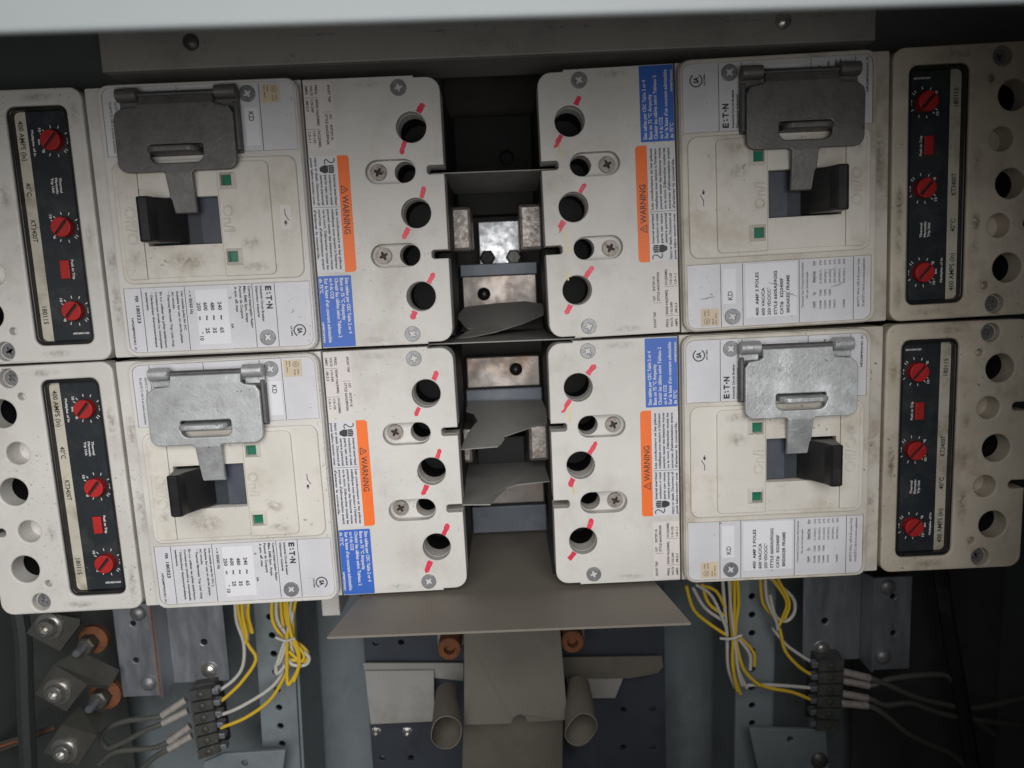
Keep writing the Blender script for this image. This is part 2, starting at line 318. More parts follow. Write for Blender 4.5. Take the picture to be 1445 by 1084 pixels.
# rail above the breakers
A = PX(141, 75, -8); B = PX(1236, 40, -8)
rl = thing('mounting_rail', ((A[0] + B[0]) / 2, 79.5, -8), 'dark grey painted mounting rail running above the breakers', 'rail')
hw = (B[0] - A[0]) / 2
mb = MB(); mb.box(-hw, hw, 0, 60, -3, 0, 0.7); mb.box(-hw + 0.2, hw - 0.2, 0.1, 3, -37, -3.1, 0.5); mb.part('channel', 'rail', rl)
mb = MB(); p = PX(270, 60, -8); mb.lathe([(4.2, 0), (4.0, 1.2), (2.2, 2.6), (0, 3)], (p[0] - (A[0] + B[0]) / 2, p[1] - 79.5, 0.1), 0, 20); mb.part('bolt', 'lug', rl)
mb = MB(); p = PX(1105, 30, -8); mb.lathe([(4.2, 0), (4.0, 1.2), (2.2, 2.6), (0, 3)], (p[0] - (A[0] + B[0]) / 2, p[1] - 79.5, 0.1), 0, 20); mb.part('bolt', 'nut', rl)

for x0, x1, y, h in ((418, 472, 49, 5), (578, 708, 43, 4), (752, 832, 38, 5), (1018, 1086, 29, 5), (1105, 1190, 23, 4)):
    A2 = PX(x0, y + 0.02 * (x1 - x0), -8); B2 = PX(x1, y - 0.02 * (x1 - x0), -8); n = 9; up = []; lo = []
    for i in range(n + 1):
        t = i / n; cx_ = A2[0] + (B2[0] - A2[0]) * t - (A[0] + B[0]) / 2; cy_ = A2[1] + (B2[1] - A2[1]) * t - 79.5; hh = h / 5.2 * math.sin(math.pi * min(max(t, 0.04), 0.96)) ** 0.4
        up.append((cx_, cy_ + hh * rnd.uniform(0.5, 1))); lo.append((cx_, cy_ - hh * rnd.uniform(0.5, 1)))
    mb = MB(); mb.flat(lo + up[::-1], 0.06); mb.part('rail_mark', 'pale_mark', rl)  # irregular pale grey patches laid flat on the rail face

# ------------------------------------------------------------------ circuit breaker (local u, v, z in mm; left ones upright)
POSES = [(0, 0, 0), (0.025, -140.5, 0.0093), (83.49, -0.33, math.pi + 0.0151), (83.21, -140.78, math.pi + 0.0019)]
BG = 'moulded case breakers in the cabinet'
def make_breaker():
    R = thing('circuit_breaker', (0, 0, 0), 'x', 'breaker', BG)
    mb = MB(); mb.box(-247, 14.5, -69, 69, -103, -42.1, 1.0); mb.part('base', 'body', R)
    # line end cover
    def lc(ins):
        e = 69.5 - ins; o = [(-54.6, -e), (2.4, -e), (2.4, -e + 1)]
        o += [(9 + 7 * math.cos(t) - ins, -61.5 + 7 * math.sin(t)) for t in [math.radians(-90 + 15 * i) for i in range(7)]]
        for s in (-1, 1):
            y = 21.9 * s
            o += [(16 - ins, y - 2.3), (8, y - 2.3), (7, y - 1.3), (7, y + 1.3), (8, y + 2.3), (16 - ins, y + 2.3)]
        o += [(9 + 7 * math.cos(t) - ins, 61.5 + 7 * math.sin(t)) for t in [math.radians(15 * i) for i in range(7)]]
        o += [(2.4, e - 1), (2.4, e), (-54.6, e)]
        return o
    big = [circ(0.1, v, 7.85, 36) for v in (43.8, 0, -43.8)]
    mb = MB()
    mb.plate([lc(0)] + big + [stadium(-19.2, v, -5.1, v, 6.1) for v in (21.9, -21.6)], -6.0, 0, 0.55, 0, None, 2)
    mb.plate([lc(0.08)] + [circ(0.1, v, 7.75, 36) for v in (43.8, 0, -43.8)] + [circ(-5.1, v, 5.7, 28) for v in (21.9, -21.6)], -17, -6.01, 0.0)
    mb.part('line_cover', 'cover', R)
    mb = MB(); mb.plate([lc(0.3)] + [circ(0.1, v, 9.2, 24) for v in (43.8, 0, -43.8)] + [circ(-5.1, v, 6.6, 20) for v in (21.9, -21.6)], -42, -17.05, 0.0); mb.part('line_housing', 'body', R)  # dark moulded sides; the black lining also puts shade into the holes
    sm = screw_mesh(4.15, 'screw', 0.25); sr = screw_mesh(4.3, 'screw_rust', 0.9)
    for u, v, a in ((-5.3, 63.5, 0.0), (-5.7, -63.7, 0.7)): child('screw', sm, R, (u, v, 0.1), a)
    for v, a in ((22.3, 0.2), (-21.4, 1.1)): child('screw', sr, R, (-19.2, v, -4.8), a)
    mm = MB(); mm.plate([circ(0, 0, 2.5, 20)], -0.1, 0.16, 0.1); mk = mm.mesh('molding_mark', 'cover')[0]
    for v in (55.5, 33.5, 11.5, -11.5, -33.5, -55.5): child('molding_mark', mk, R, (10.6, v, 0))
    # load end cover with trip unit window
    o = rrect(-248.5, -168.6, -70.6, 70.6, (7, 6, 6, 7), 5)
    def edge_notch(o):
        out = []
        for i, p in enumerate(o):
            out.append(p)
            if p[0] < -248.4 and p[1] > 60: 
                for y in (22.2, -22.2): out += [(-248.5, y + 2.4), (-241, y + 2.4), (-239.6, y + 1), (-239.6, y - 1), (-241, y - 2.4), (-248.5, y - 2.4)]
        return out
    i0 = max(range(len(o)), key=lambda i: (-o[i][0], -abs(o[i][1] - 63.6)))
    o = edge_notch([p for p in o]) if sum(1 for p in o if p[0] < -248.4 and p[1] > 60) == 1 else o
    holes = [rrect(-208.7, -177, -61.6, 62.2, 4.5)] + [circ(-231.7, v, 7.9, 32) for v in (45, 0.9, -44)] + [circ(-226.3, v, 6.3, 28) for v in (22.5, -22.2)]
    holes += [circ(-219.9, v, 1.9, 14) for v in (53.9, -53.1)] + [circ(-225.6, v, 5.1, 24) for v in (64.0, -63.8)]
    mb = MB(); mb.plate([o] + holes, -11.2, 0.5, 1.0, 0, None, 2)
    for v in (22.5, -22.2): mb.flat(circ(-226.3, v, 6.6, 20), -10.8)
    for v in (64.0, -63.8): mb.flat(circ(-225.6, v, 5.3, 20), -4.2)
    for v in (53.9, -53.1): mb.flat(circ(-219.9, v, 2.1, 12), -4)
    mb.part('load_cover', 'cover', R)
    mb = MB(); mb.plate([rrect(-248.2, -168.9, -70.3, 70.3, 6)] + [circ(-231.7, v, 9.6, 24) for v in (45, 0.9, -44)], -42, -11.3, 0.0); mb.part('load_housing', 'body', R)
    for v, a in ((64.0, 0.4), (-63.8, 0.2)): child('screw', sm, R, (-225.0, v, -3.0), a)
    # trip unit
    mb = MB(); mb.plate([rrect(-208.6, -177.1, -61.5, 62.1, 4.4), rrect(-206.9, -178.9, -59.6, 60.2, 3)], -8, -0.6, 0.5); mb.plate([rrect(-208, -177.6, -61, 61.6, 4)], -12, -4.2)
    tp = mb.part('trip_unit', 'black', R)
    mb = MB(); mb.flat(rrect(-200.9, -179, -59.5, 60.1, (0, 2.8, 2.8, 0)), -4.0); mb.part('face_plate', 'trip', tp)
    mb = MB(); mb.flat(rrect(-206.8, -201.0, -59.5, 60.1, (2.8, 0, 0, 2.8)), -3.9); mb.part('rating_strip', 'strip', tp)
    d = MB(); a = math.radians(48); dx, dy = math.cos(a), math.sin(a); sl = [(4.6 * dx * i - 0.75 * dy * j, 4.6 * dy * i + 0.75 * dx * j) for i, j in ((-1, -1), (1, -1), (1, 1), (-1, 1))]
    d.plate([circ(0, 0, 5.2, 30), sl], -3.9, 0.6, 0.35, 0); d.flat(circ(0, 0, 5.1, 20), -0.9, 1)
    dm = d.mesh('dial', ['red', 'recess'])[0]
    for v in (45.0, 0.6, -43.6): child('dial', dm, tp, (-187.5, v, -0.2))
    mb = MB(); mb.box(-192.1, -187.3, -26.4, -16.6, -4, -2.4, 0.3); mb.part('trip_button', 'red', tp)
    z = -3.8
    L = [('Multiples of In', -199.0, 51, 37.8, 1.15), ('Im', -196.0, 46.2, 43.6, 1.2), ('Thermal', -187.6, 26.3, 18.6, 1.25), ('Magnetic', -189.7, 26.3, 18, 1.25), ('Trip Unit', -191.8, 26.3, 18.6, 1.25), ('Push to Trip', -186.6, -16.4, -26.8, 1.25)]
    def ex(mb):
        for v in (45.0, 0.6, -43.6):
            for t in (-38, -5, 30, 68, 100, 132, 152 - 2, 215, 245, 280, 312):
                t = math.radians(t); line(mb, -187.5 + 6.7 * math.cos(t), v + 6.7 * math.sin(t), -187.5 + 8.2 * math.cos(t), v + 8.2 * math.sin(t), 0.42, z)
            put_text(mb, '10', -195.2, v + 6.9, v + 4.9, 1.35, z); put_text(mb, '7.5', -180.9, v + 1.3, v - 1.7, 1.2, z); put_text(mb, '5', -194.4, v - 4.6, v - 5.7, 1.3, z)
        put_text(mb, '69D4001H03', -56.4, -190.2, -181.5, 1.0, z, upright=True)
    lettering(tp, L, z, 'inkwhite', ex)
    lettering(tp, [('400 AMPS (In)', -205.3, 55.8, 35.6, 2.55, 0.012), ('40°C', -205.3, 24.3, 17.4, 2.5, 0.012), ('KT3400T', -205.3, 5, -6.6, 2.5, 0.012), ('180115', -205.3, -40.7, -50.2, 2.5, 0.012)], -3.7, 'ink')
    # centre cover
    W = rrect(-138.6, -100.6, -12, 12.2)
    mb = MB()
    mb.plate([rrect(-167.4, -55.7, -69.9, 69.9, (1, 0, 0, 1)), W], -42, -1.0, 0.5)
    mb.plate([rrect(-158.2, -55.9, -69.7, 69.7, 6), W], -1.0, 4.6, 0.9, 0, None, 2)
    mb.plate([rrect(-157.6, -56.5, -69.1, 69.1, 5.6), rrect(-155.7, -57.9, 34.2, 67.9, (0, 0, 4.4, 4.4)), rrect(-155.7, -57.9, -67.2, -33.2, (4.4, 4.4, 0, 0)), W], 4.5, 5.7, 0.5, 0, None, 2)
    mb.part('center_cover', 'cover', R)
    mb = MB(); mb.plate([rrect(-154.2, -59.4, -31.1, 31.1, 5), W], 5.6, 7.1, 0.7, 0, None, 2)
    sq = [rrect(-94.6 - 4.2, -94.6 + 4.2, v - 4.2, v + 4.2) for v in (19.5, -19.1)]
    mb.plate([rrect(-151.4, -140.9, -28.9, 28.9, (3, 0, 0, 3))], 7.0, 8.3, 0.4)
    mb.plate([rrect(-140.7, -100.1, -28.5, 28.5), W], 7.0, 7.8, 0.2)
    mb.plate([rrect(-99.95, -73.6, -28.9, 28.9, (0, 3, 3, 0))] + sq, 7.05, 8.3, 0.4)
    isl = mb.part('handle_island', 'inner', R)
    for v in (19.5, -19.1):
        mb = MB()
        o1 = [(-94.6 + a * 4.3, v + b * 4.3, 8.2) for a, b in ((-1, -1), (1, -1), (1, 1), (-1, 1))]; i1 = [(-94.8 + a * 2.7, v + b * 2.7, 9.9) for a, b in ((-1, -1), (1, -1), (1, 1), (-1, 1))]; b1 = [(x, y, 6.9) for x, y, _ in i1]
        mb.add(o1 + i1 + b1, [[i, (i + 1) % 4, 4 + (i + 1) % 4, 4 + i] for i in range(4)] + [[4 + i, 4 + (i + 1) % 4, 8 + (i + 1) % 4, 8 + i] for i in range(4)])
        mb.part('indicator_bezel', 'inner', isl)
    for v in (19.5, -19.1): mb = MB(); mb.box(-97.9, -92.1, v - 2.9, v + 2.9, 5.8, 7.2, 0.1); mb.part('indicator_window', 'green', isl)
    for tx, ub, v0, v1 in (('On/I', -98.5, 7.4, -6.4), ('Off/O', -148.9, 8.5, -11.5)): mb = MB(); put_text(mb, tx, ub, v0, v1, 5.4, 8.3, 0, 0, 0.036); mb.part('embossed_lettering', 'inner', isl)
    mb = MB(); mb.plate([rrect(-69.5, -63.8, -6.2, 6.2, 1.6)], 7.05, 7.22); sy = mb.part('symbol_tag', 'sticker', R)
    def ex(mb): line(mb, -66.9, 4.2, -66.9, 1.2, 0.4, 7.26); line(mb, -66.9, 1.3, -65.2, -1.6, 0.4, 7.26); line(mb, -66.9, -1.9, -66.9, -4.4, 0.4, 7.26); line(mb, -66.1, -2.4, -67.7, -3.4, 0.35, 7.26); line(mb, -67.7, -2.4, -66.1, -3.4, 0.35, 7.26); ring(mb, -66.9, -2.2, 0.2, 0.5, 7.25)
    lettering(sy, [], 7.26, 'ink', ex)
    # window floor, slides and toggle
    mb = MB(); mb.box(-138.4, -100.8, -11.8, 12, -6, 0, 0.1); mb.part('slide_bed', 'slide2', R)
    mb = MB(); mb.box(-112.4, -100.9, -11.7, 11.9, 0.1, 3.0, 0.3); mb.part('slide', 'slide', R)
    mb = MB(); mb.box(-121, -112.6, -11.7, 11.9, 0.1, 2.2, 0.3); mb.part('slide', 'slide2', R)
    T = Matrix(((1, 0, 0, 0), (0, 0, 1, 0), (0, 1, 0, 0), (0, 0, 0, 1)))
    prof = [(-138, 0.2), (-119.5, 0.2), (-119.5, 5), (-127.3, 19.5), (-128.3, 24.2), (-129.3, 25.2), (-133.2, 25.2), (-134.7, 24.2), (-135.4, 18), (-137.6, 8)]
    mb = MB(); mb.plate([prof], -11.0, 11.4, 1.0, 0, T, 3); mb.part('toggle_handle', 'black', R)
    # labels on the centre cover
    z = 5.0
    mb = MB(); mb.plate([rrect(-155.5, -58.1, -67.0, -33.4, (4.2, 4.2, 0, 0))], 4.5, z - 0.1); lb = mb.part('rating_label', 'paper', R)
    mb = MB(); mb.flat(rrect(-118.4, -101.6, -64.3, -35.4), z); mb.part('print_patch', 'patch', lb)
    Z = z + 0.06
    L = [('PER', -150.2, -37.2, -40.6, 1.5), ('180323', -150.2, -42.4, -51.6, 1.7), ('NP238P993H01 /C', -153.4, -48.8, -66, 1.1),
         ('Use outside poles for DC.', -125.9, -35.6, -56.6, 1.15), ('Suitable for use on single phase', -128.3, -35.6, -63, 1.15), ('AC circuits.', -130.8, -35.6, -45, 1.15), ('* Thermal Magnetic Trip Unit Only', -133.2, -35.6, -65, 1.15),
         ('En c.c. utiliser les pôles extérieurs.', -137.0, -35.6, -65.5, 1.15), ('Convient aux circuits c.a. monophasés', -139.5, -35.6, -65.5, 1.15), ('* Déclencheur thermomagnétique', -142.1, -35.6, -64.7, 1.15), ('seulement.', -144.6, -35.6, -45.2, 1.15),
         ('~ = 50/60 Hz', -121.9, -35.6, -48, 1.5),
         ('250', -118.1, -42, -46.4, 1.9), ('600', -114.6, -42, -46.4, 1.9), ('480', -110.9, -42, -46.4, 1.9), ('240', -107, -42, -46.4, 1.9), ('~', -114.8, -49, -51.5, 3.4), ('~', -111.1, -49, -51.5, 3.4), ('~', -107.2, -49, -51.5, 3.4), ('=', -118.1, -49.2, -51.3, 1.7),
         ('* 10', -118.1, -57.4, -62.2, 1.9), ('25', -114.6, -55.5, -58.5, 1.9), ('35', -110.9, -55.5, -58.5, 1.9), ('65', -107, -55.5, -58.5, 1.9), ('V', -100.9, -39.5, -40.9, 1.3), ('kA', -100.9, -54, -56.4, 1.3),
         ('Current Interrupting Rating', -90.4, -34.4, -56.5, 1.3), ('Max. RMS Sym. Amps', -92.8, -34.4, -53.4, 1.3), ('Pouvoir de Coupure', -95.2, -34.4, -51.4, 1.3), ('A sym. eff. max', -97.6, -34.4, -48, 1.3),
         ('E', -81.2, -34.8, -37.2, 2.9, 0.045), ('T', -81.2, -39.8, -42.4, 2.9, 0.045), ('N', -81.2, -44.2, -46.8, 2.9, 0.05), ('Industrial Circuit Breaker', -84.1, -34.6, -53.6, 1.15), ('Disjoncteur Industriel', -86.4, -34.6, -51, 1.15),
         ('SA', -66.0, -57.6, -60.7, 2.3, 0.05), ('LR1384', -69.6, -56.4, -61.8, 0.9)]
    def ex(mb):
        for u in (-146.7, -123.8, -88.2, -76.4): line(mb, u, -33.5, u, -66.8, 0.28, Z)
        ring(mb, -64.9, -59.0, 2.75, 3.35, Z, -60, 240); ring(mb, -79.8, -43.3, 0, 0.55, Z, m=0, n=10)
        for dv in (0.0, 0.9): mb.flat(rrect(-80.9 + 1.5 * (dv > 0), -80.1 + 1.5 * (dv > 0), -39.1 + dv * 0.3, -38.3 + dv * 0.3), Z)
    lettering(lb, L, Z, 'ink', ex); child('screw', sm, R, (-82.1, -61.9, 5.1), 0.5)
    mb = MB(); mb.plate([rrect(-155.5, -58.1, 34.4, 67.7, (0, 0, 4.2, 4.2))], 4.5, z - 0.1); lb = mb.part('specification_label', 'paper', R)
    mb = MB(); mb.flat(rrect(-83.8, -76.9, 37, 55.6), z); mb.flat(rrect(-116.4, -88.8, 35.4, 63.6), z); mb.part('print_patch', 'patch', lb)
    L = [('KD', -81.9, 53.6, 48.9, 2.5, 0.012), ('400  AMP 3 POLES', -95.8, 62.8, 39.7, 1.6), ('600 VAC/CA', -99, 62.8, 48, 1.6), ('250 VDC/CC*', -102.2, 62.8, 48, 1.6), ('STYLE 6605A39G02', -105.6, 62.8, 39.4, 1.6), ('CAT#   KD3400F', -108.9, 62.8, 43.5, 1.6), ('BREAKER FRAME', -112.3, 62, 42, 1.6),
         ('Terminal Cat./Torque Information', -119.8, 60, 36, 1.1, 0.01), ('No cat. borne/couple', -122.2, 55, 41, 1.1, 0.01), ('Cu/Al', -125.8, 60.4, 57, 1.1), ('Cu', -125.8, 53.6, 52, 1.1), ('Size/Cal.', -125.8, 47, 40.8, 1.1), ('N.m', -125.8, 38, 35.6, 1.1),
         ('60/75°C Wire. 100 A & Lower Only', -149.6, 61, 35.6, 1.2, 0.01), ('Fil 60/75°C-100 A et moins seulement', -152.4, 61, 35.6, 1.2, 0.01)]
    for i, (a_, b_, c_, d_) in enumerate((('TA300K', 'T300K', '3-350(1)', '275'), ('TA350K', 'T350K', '250-500(1)', '375'), ('TA400K', 'T400K', '3/0-250(2)', '375'), ('TA401K', '', '2/0-250(1)', '275'), ('', '', '2/0-500(1)', '375'), ('TA402K', '', '500-750(1)', '550'))):
        u = -129.4 - 2.5 * i
        if a_: L.append((a_, u, 61.2, 56.4, 1.1, 0.01))
        if b_: L.append((b_, u, 54.4, 50.6, 1.1, 0.01))
        L += [(c_, u, 47.6, 40.4, 1.1, 0.01), (d_, u, 38, 35.4, 1.1, 0.01)]
    def ex(mb):
        for u in (-146.4, -117.5, -87.4, -75.7): line(mb, u, 34.5, u, 67.6, 0.28, Z)
        for a_, b_ in ((60.4, 57), (53.6, 52), (47, 40.8), (38, 35.6)): line(mb, -126.3, a_, -126.3, b_, 0.15, Z)
    lettering(lb, L, Z, 'ink', ex); child('screw', sm, R, (-81.7, 62.4, 5.1), 0.35)
    mb = MB(); mb.flat(rrect(-74.6, -65.0, 57.6, 66.8), z + 0.03); st = mb.part('certification_sticker', 'beige', R)
    def ex(mb): ring(mb, -68.0, 64.2, 1.35, 1.6, Z + .03); put_text(mb, 'UL', -68.6, 65, 63.4, 1.1, Z + .03)
    lettering(st, [('LISTED', -67.4, 61.6, 58.6, 0.7), ('CIR. BKR', -69.2, 61.6, 58.2, 0.7), ('ISSUE', -71.6, 66, 63, 0.7), ('NO. 7819', -73.2, 66, 60, 0.7)], Z + .03, 'inkgrey', ex)
    # stickers on the line cover
    z = 0.08
    mb = MB(); mb.flat(rrect(-54.3, -39.5, 34.5, 68.4, 0.4), z); st = mb.part('shunt_trip_label', 'sticker', R)
    L = [('SHUNT TRIP', -41.8, 66.4, 57.8, 1.25), ('CAT', -41.8, 52, 49.2, 1.25), ('SNT3P11K', -41.8, 46.6, 38.6, 1.25), ('STYLE 66A2389G06', -44.1, 52, 36.6, 1.25), ('FREQ', -48.4, 66.4, 62, 1.2), ('50/60 Hz(30MS)', -48.4, 59.6, 46.4, 1.2), ('DC(250MS)', -48.4, 43.8, 35.4, 1.2),
         ('VOLTS', -50.9, 66.4, 61.4, 1.2), ('110-240', -50.9, 59.4, 53, 1.2), ('110-125', -50.9, 43.6, 37.6, 1.2), ('AMPS', -53.4, 66.4, 62, 1.2), ('.08-2.3', -53.4, 59.2, 53.6, 1.2), ('1.0-1.1', -53.4, 43.4, 38, 1.2)]
    def ex(mb):
        for a_, b_ in ((60.3, 0), (44.6, 0)): line(mb, -54.1, a_, -47, a_, 0.16, z + .06)
        line(mb, -45, 53, -40.4, 53, 0.16, z + .06)
    lettering(st, L, z + .06, 'ink', ex)
    mb = MB(); mb.flat(rrect(-54.4, -33.5, -29.2, 31.0, 1.8), z); st = mb.part('warning_label', 'paper', R)
    mb = MB(); mb.flat(rrect(-39.6, -33.45, -29.25, 31.05, (0, 1.8, 1.8, 0)), z + .05); mb.part('header_band', 'orange', st)
    L = [('WARNING', -38.3, 10.6, -9.4, 3.2, 0.012)]
    for k, (s_, v0, v1) in enumerate((('Internal energized', 21.4, 6), ('conductors or metal', 21.4, 6), ('parts can cause', 21.4, 6), ('severe personal', 21.4, 6), ('injury or death. Disconnect all', 30.2, 6), ('power before removing cover.', 30.2, 6))): L.append((s_, -42.2 - 2.3 * k, v0, v1, 1.3))
    for k, (s_, v1) in enumerate((('Les conducteurs et les pièces', -27.6), ("métalliques sous tension à l'intérieur", -27.6), ('peuvent causer des blessures graves', -27.6), ('ou la mort. Débrancher toutes les', -27.6), ("sources d'alimentation avant", -27.6), ("d'enlever le couvercle.", -22))): L.append((s_, -42.2 - 2.3 * k, 3.8, v1, 1.3))
    def ex(mb):
        line(mb, -54.2, 4.9, -40.2, 4.9, 0.2, z + .1)
        for a_, b_ in (((-38.4, 15.6), (-38.4, 11.6)), ((-38.4, 11.6), (-34.9, 13.6)), ((-34.9, 13.6), (-38.4, 15.6))): line(mb, *a_, *b_, 0.4, z + .1)
        line(mb, -37.7, 13.6, -36.2, 13.6, 0.4, z + .11)
        pts = [(-41.2 - 1.1 * 0, 29.8), (-41.0, 28.2), (-42.6, 27.4), (-44.2, 28.2), (-45.4, 29.4), (-46.3, 28.4), (-46.0, 26.8)]
        for a_, b_ in zip(pts, pts[1:]): line(mb, *a_, *b_, 0.55, z + .1)
        mb.flat([(-49.0, 25.2), (-46.6, 26.4), (-44.6, 26.2), (-44.6, 22.6), (-46.6, 22.2), (-49.0, 23.4)], z + .1)
        for i in range(4): mb.flat(rrect(-44.4, -41.3 - 0.3 * (i in (0, 3)), 22.3 + i * 1.05, 23.15 + i * 1.05, 0.3), z + .1)
    lettering(st, L, z + .1, 'ink', ex)
    mb = MB(); mb.flat(rrect(-54.3, -36.7, -69.0, -30.9, 0.6), z); st = mb.part('cable_size_label', 'blue', R)
    lettering(st, [('Size cables per CEC Table 2 or 4', -39.9, -32.2, -62, 1.75, 0.02), ('Base on 75 °C Ampacity', -42.7, -32.2, -54.8, 1.75, 0.02), ('Choisir les câbles selon Tableau 2', -45.5, -32.2, -64, 1.75, 0.02), ('ou 4 du CCE', -48.3, -32.2, -43, 1.75, 0.02), ("Sur la base d'un courant admissible", -51.0, -32.2, -66.6, 1.75, 0.02), ('de 75°C', -53.8, -32.2, -40, 1.75, 0.02), ('NP98P7204H01', -53.9, -55.6, -66.4, 1.0)], z + .05, 'inkwhite')
    return R
proto = make_breaker()
BR = [proto] + [copy_tree(proto) for _ in range(3)]
LBL = ['cream breaker with lettering reading downward, directly under the grey rail', 'cream breaker with lettering reading downward, above the tan sheet and zinc bracket',
       'grimy cream breaker with lettering reading upward, directly under the grey rail', 'grimy cream breaker with lettering reading upward, just above the tan sheet']
for b, (o, (x, y, th)) in enumerate(zip(BR, POSES)):
    o.matrix_world = Matrix.Translation(TOW @ Vector((x, y, 0)) * S) @ Matrix.Rotation(math.pi / 2, 4, 'X') @ Matrix.Rotation(th, 4, 'Z')
    o['label'] = LBL[b]
    rv = random.Random(40 + b)
    for v in (43.8, 0, -43.8):
        for sg in (1, -1):
            a_ = math.radians(60 + rv.uniform(-9, 10)); c_, s_ = math.cos(a_) * sg, math.sin(a_) * sg
            d0, d1 = rv.uniform(7.6, 8.3), rv.uniform(13.4, 16.8); bend = rv.uniform(-0.9, 0.9); n = 7; w0 = rv.uniform(1.15, 1.6); up = []; lo = []
            for i in range(n + 1):
                t = i / n; d_ = d0 + (d1 - d0) * t; of = bend * t * t; w_ = w0 * (1 if t < 0.8 else math.sqrt(max(0.05, 1 - ((t - 0.8) / 0.2) ** 2))) * rv.uniform(0.86, 1.1)
                up.append((0.1 + c_ * d_ - s_ * (of + w_), v + s_ * d_ + c_ * (of + w_))); lo.append((0.1 + c_ * d_ - s_ * (of - w_), v + s_ * d_ + c_ * (of - w_)))
            k0 = lo + up[::-1]; keep = [p for p in k0 if math.hypot(p[0] - 0.1, p[1] - v) > 7.95]
            mb = MB(); mb.plate([keep], -0.05, 0.08); mb.part('paint_mark', 'mark', o)
    if b > 1:
        for c in o.children:
            n = c.name.split('.')[0]
            if n in ('load_cover', 'center_cover', 'line_cover', 'molding_mark'):
                for sl in c.material_slots:
                    sl.link = 'OBJECT'; sl.material = MT['cover_grime' if n == 'load_cover' else 'cover_worn' if n == 'center_cover' else 'cover']
        if b == 2:
            rs = random.Random(9)
            for (u0, v0, u1, v1, h) in ((-64.5, 52.5, -73.0, 51.2, 0.8), (-101, 45.5, -107, 47.5, 0.5), (-108, 50, -117, 54, 0.7), (-131, 43, -137, 39.5, 0.7), (-134, 50, -142, 47.6, 0.9)):
                n = 8; up = []; lo = []
                for i in range(n + 1):
                    t = i / n; w_ = h * math.sin(math.pi * min(max(t, .03), .97)) ** .6
                    up.append((u0 + (u1 - u0) * t, v0 + (v1 - v0) * t + w_ * rs.uniform(.2, 1))); lo.append((u0 + (u1 - u0) * t, v0 + (v1 - v0) * t - w_ * rs.uniform(.2, 1)))
                mb = MB(); mb.flat(lo + up[::-1], 5.1); mb.part('smudge', 'smudge', o)
        for (u, v, L_) in ((6.3, -32, 6), (4.5, 12, 12), (5.2, 34, 4)) if b == 2 else ((5.6, -34, 9), (4.9, 11, 5)):
            mb = MB(); mb.plate([stadium(u, v, u - 0.6, v + L_, 0.42, 4)], -0.05, 0.05); mb.part('paint_drip', 'drip', o)

# hand grime and stains on the covers
SM = []
for mt_ in ('stain', 'stain_grey'): mb = MB(); mb.flat(circ(0, 0, 10, 20), 0); SM.append(mb.mesh('grime_stain', mt_)[0])
for b, o in enumerate(BR):
    rg = random.Random(70 + b); spots = []
    for v in (65, -65): spots += [(-24 + rg.uniform(-4, 4), v + (1 if v > 0 else -1), 0.13, 1.2, 0.26, 1)]
    for k in range(4 if b > 1 else 2): spots.append((-172.7, rg.uniform(-58, 58), 0.62, 0.30, rg.uniform(0.7, 1.5), 0))
    for k in range(4 if b > 1 else 1): spots.append((-213.6, rg.uniform(-50, 50), 0.62, 0.36, rg.uniform(0.6, 1.2), 0))
    for v in (66.2, -66.2): spots += [(rg.uniform(-208, -185), v, 0.62, 1.3, 0.30, 0)]
    spots += [(-119 + rg.uniform(-5, 5), -20.5, 7.9, 1.4, 0.72, 0), (-85, -12.5, 8.38, 0.75, 0.5, 0), (-84, -24.6, 8.38, 0.9, 0.35, 0), (-146.2, rg.uniform(-22, -14), 8.38, 0.46, 0.6, 1), (-162.8, rg.uniform(-50, 50), -0.9, 0.4, 2.0, 0), (-162.8, rg.uniform(-50, 50), -0.9, 0.4, 1.2, 0)]
    for k, (u, v, z, su, sv, g_) in enumerate(spots):
        c = child('grime_stain', SM[g_], o, (u, v, z + 0.004 * k)); c.scale = (su, sv, 1)

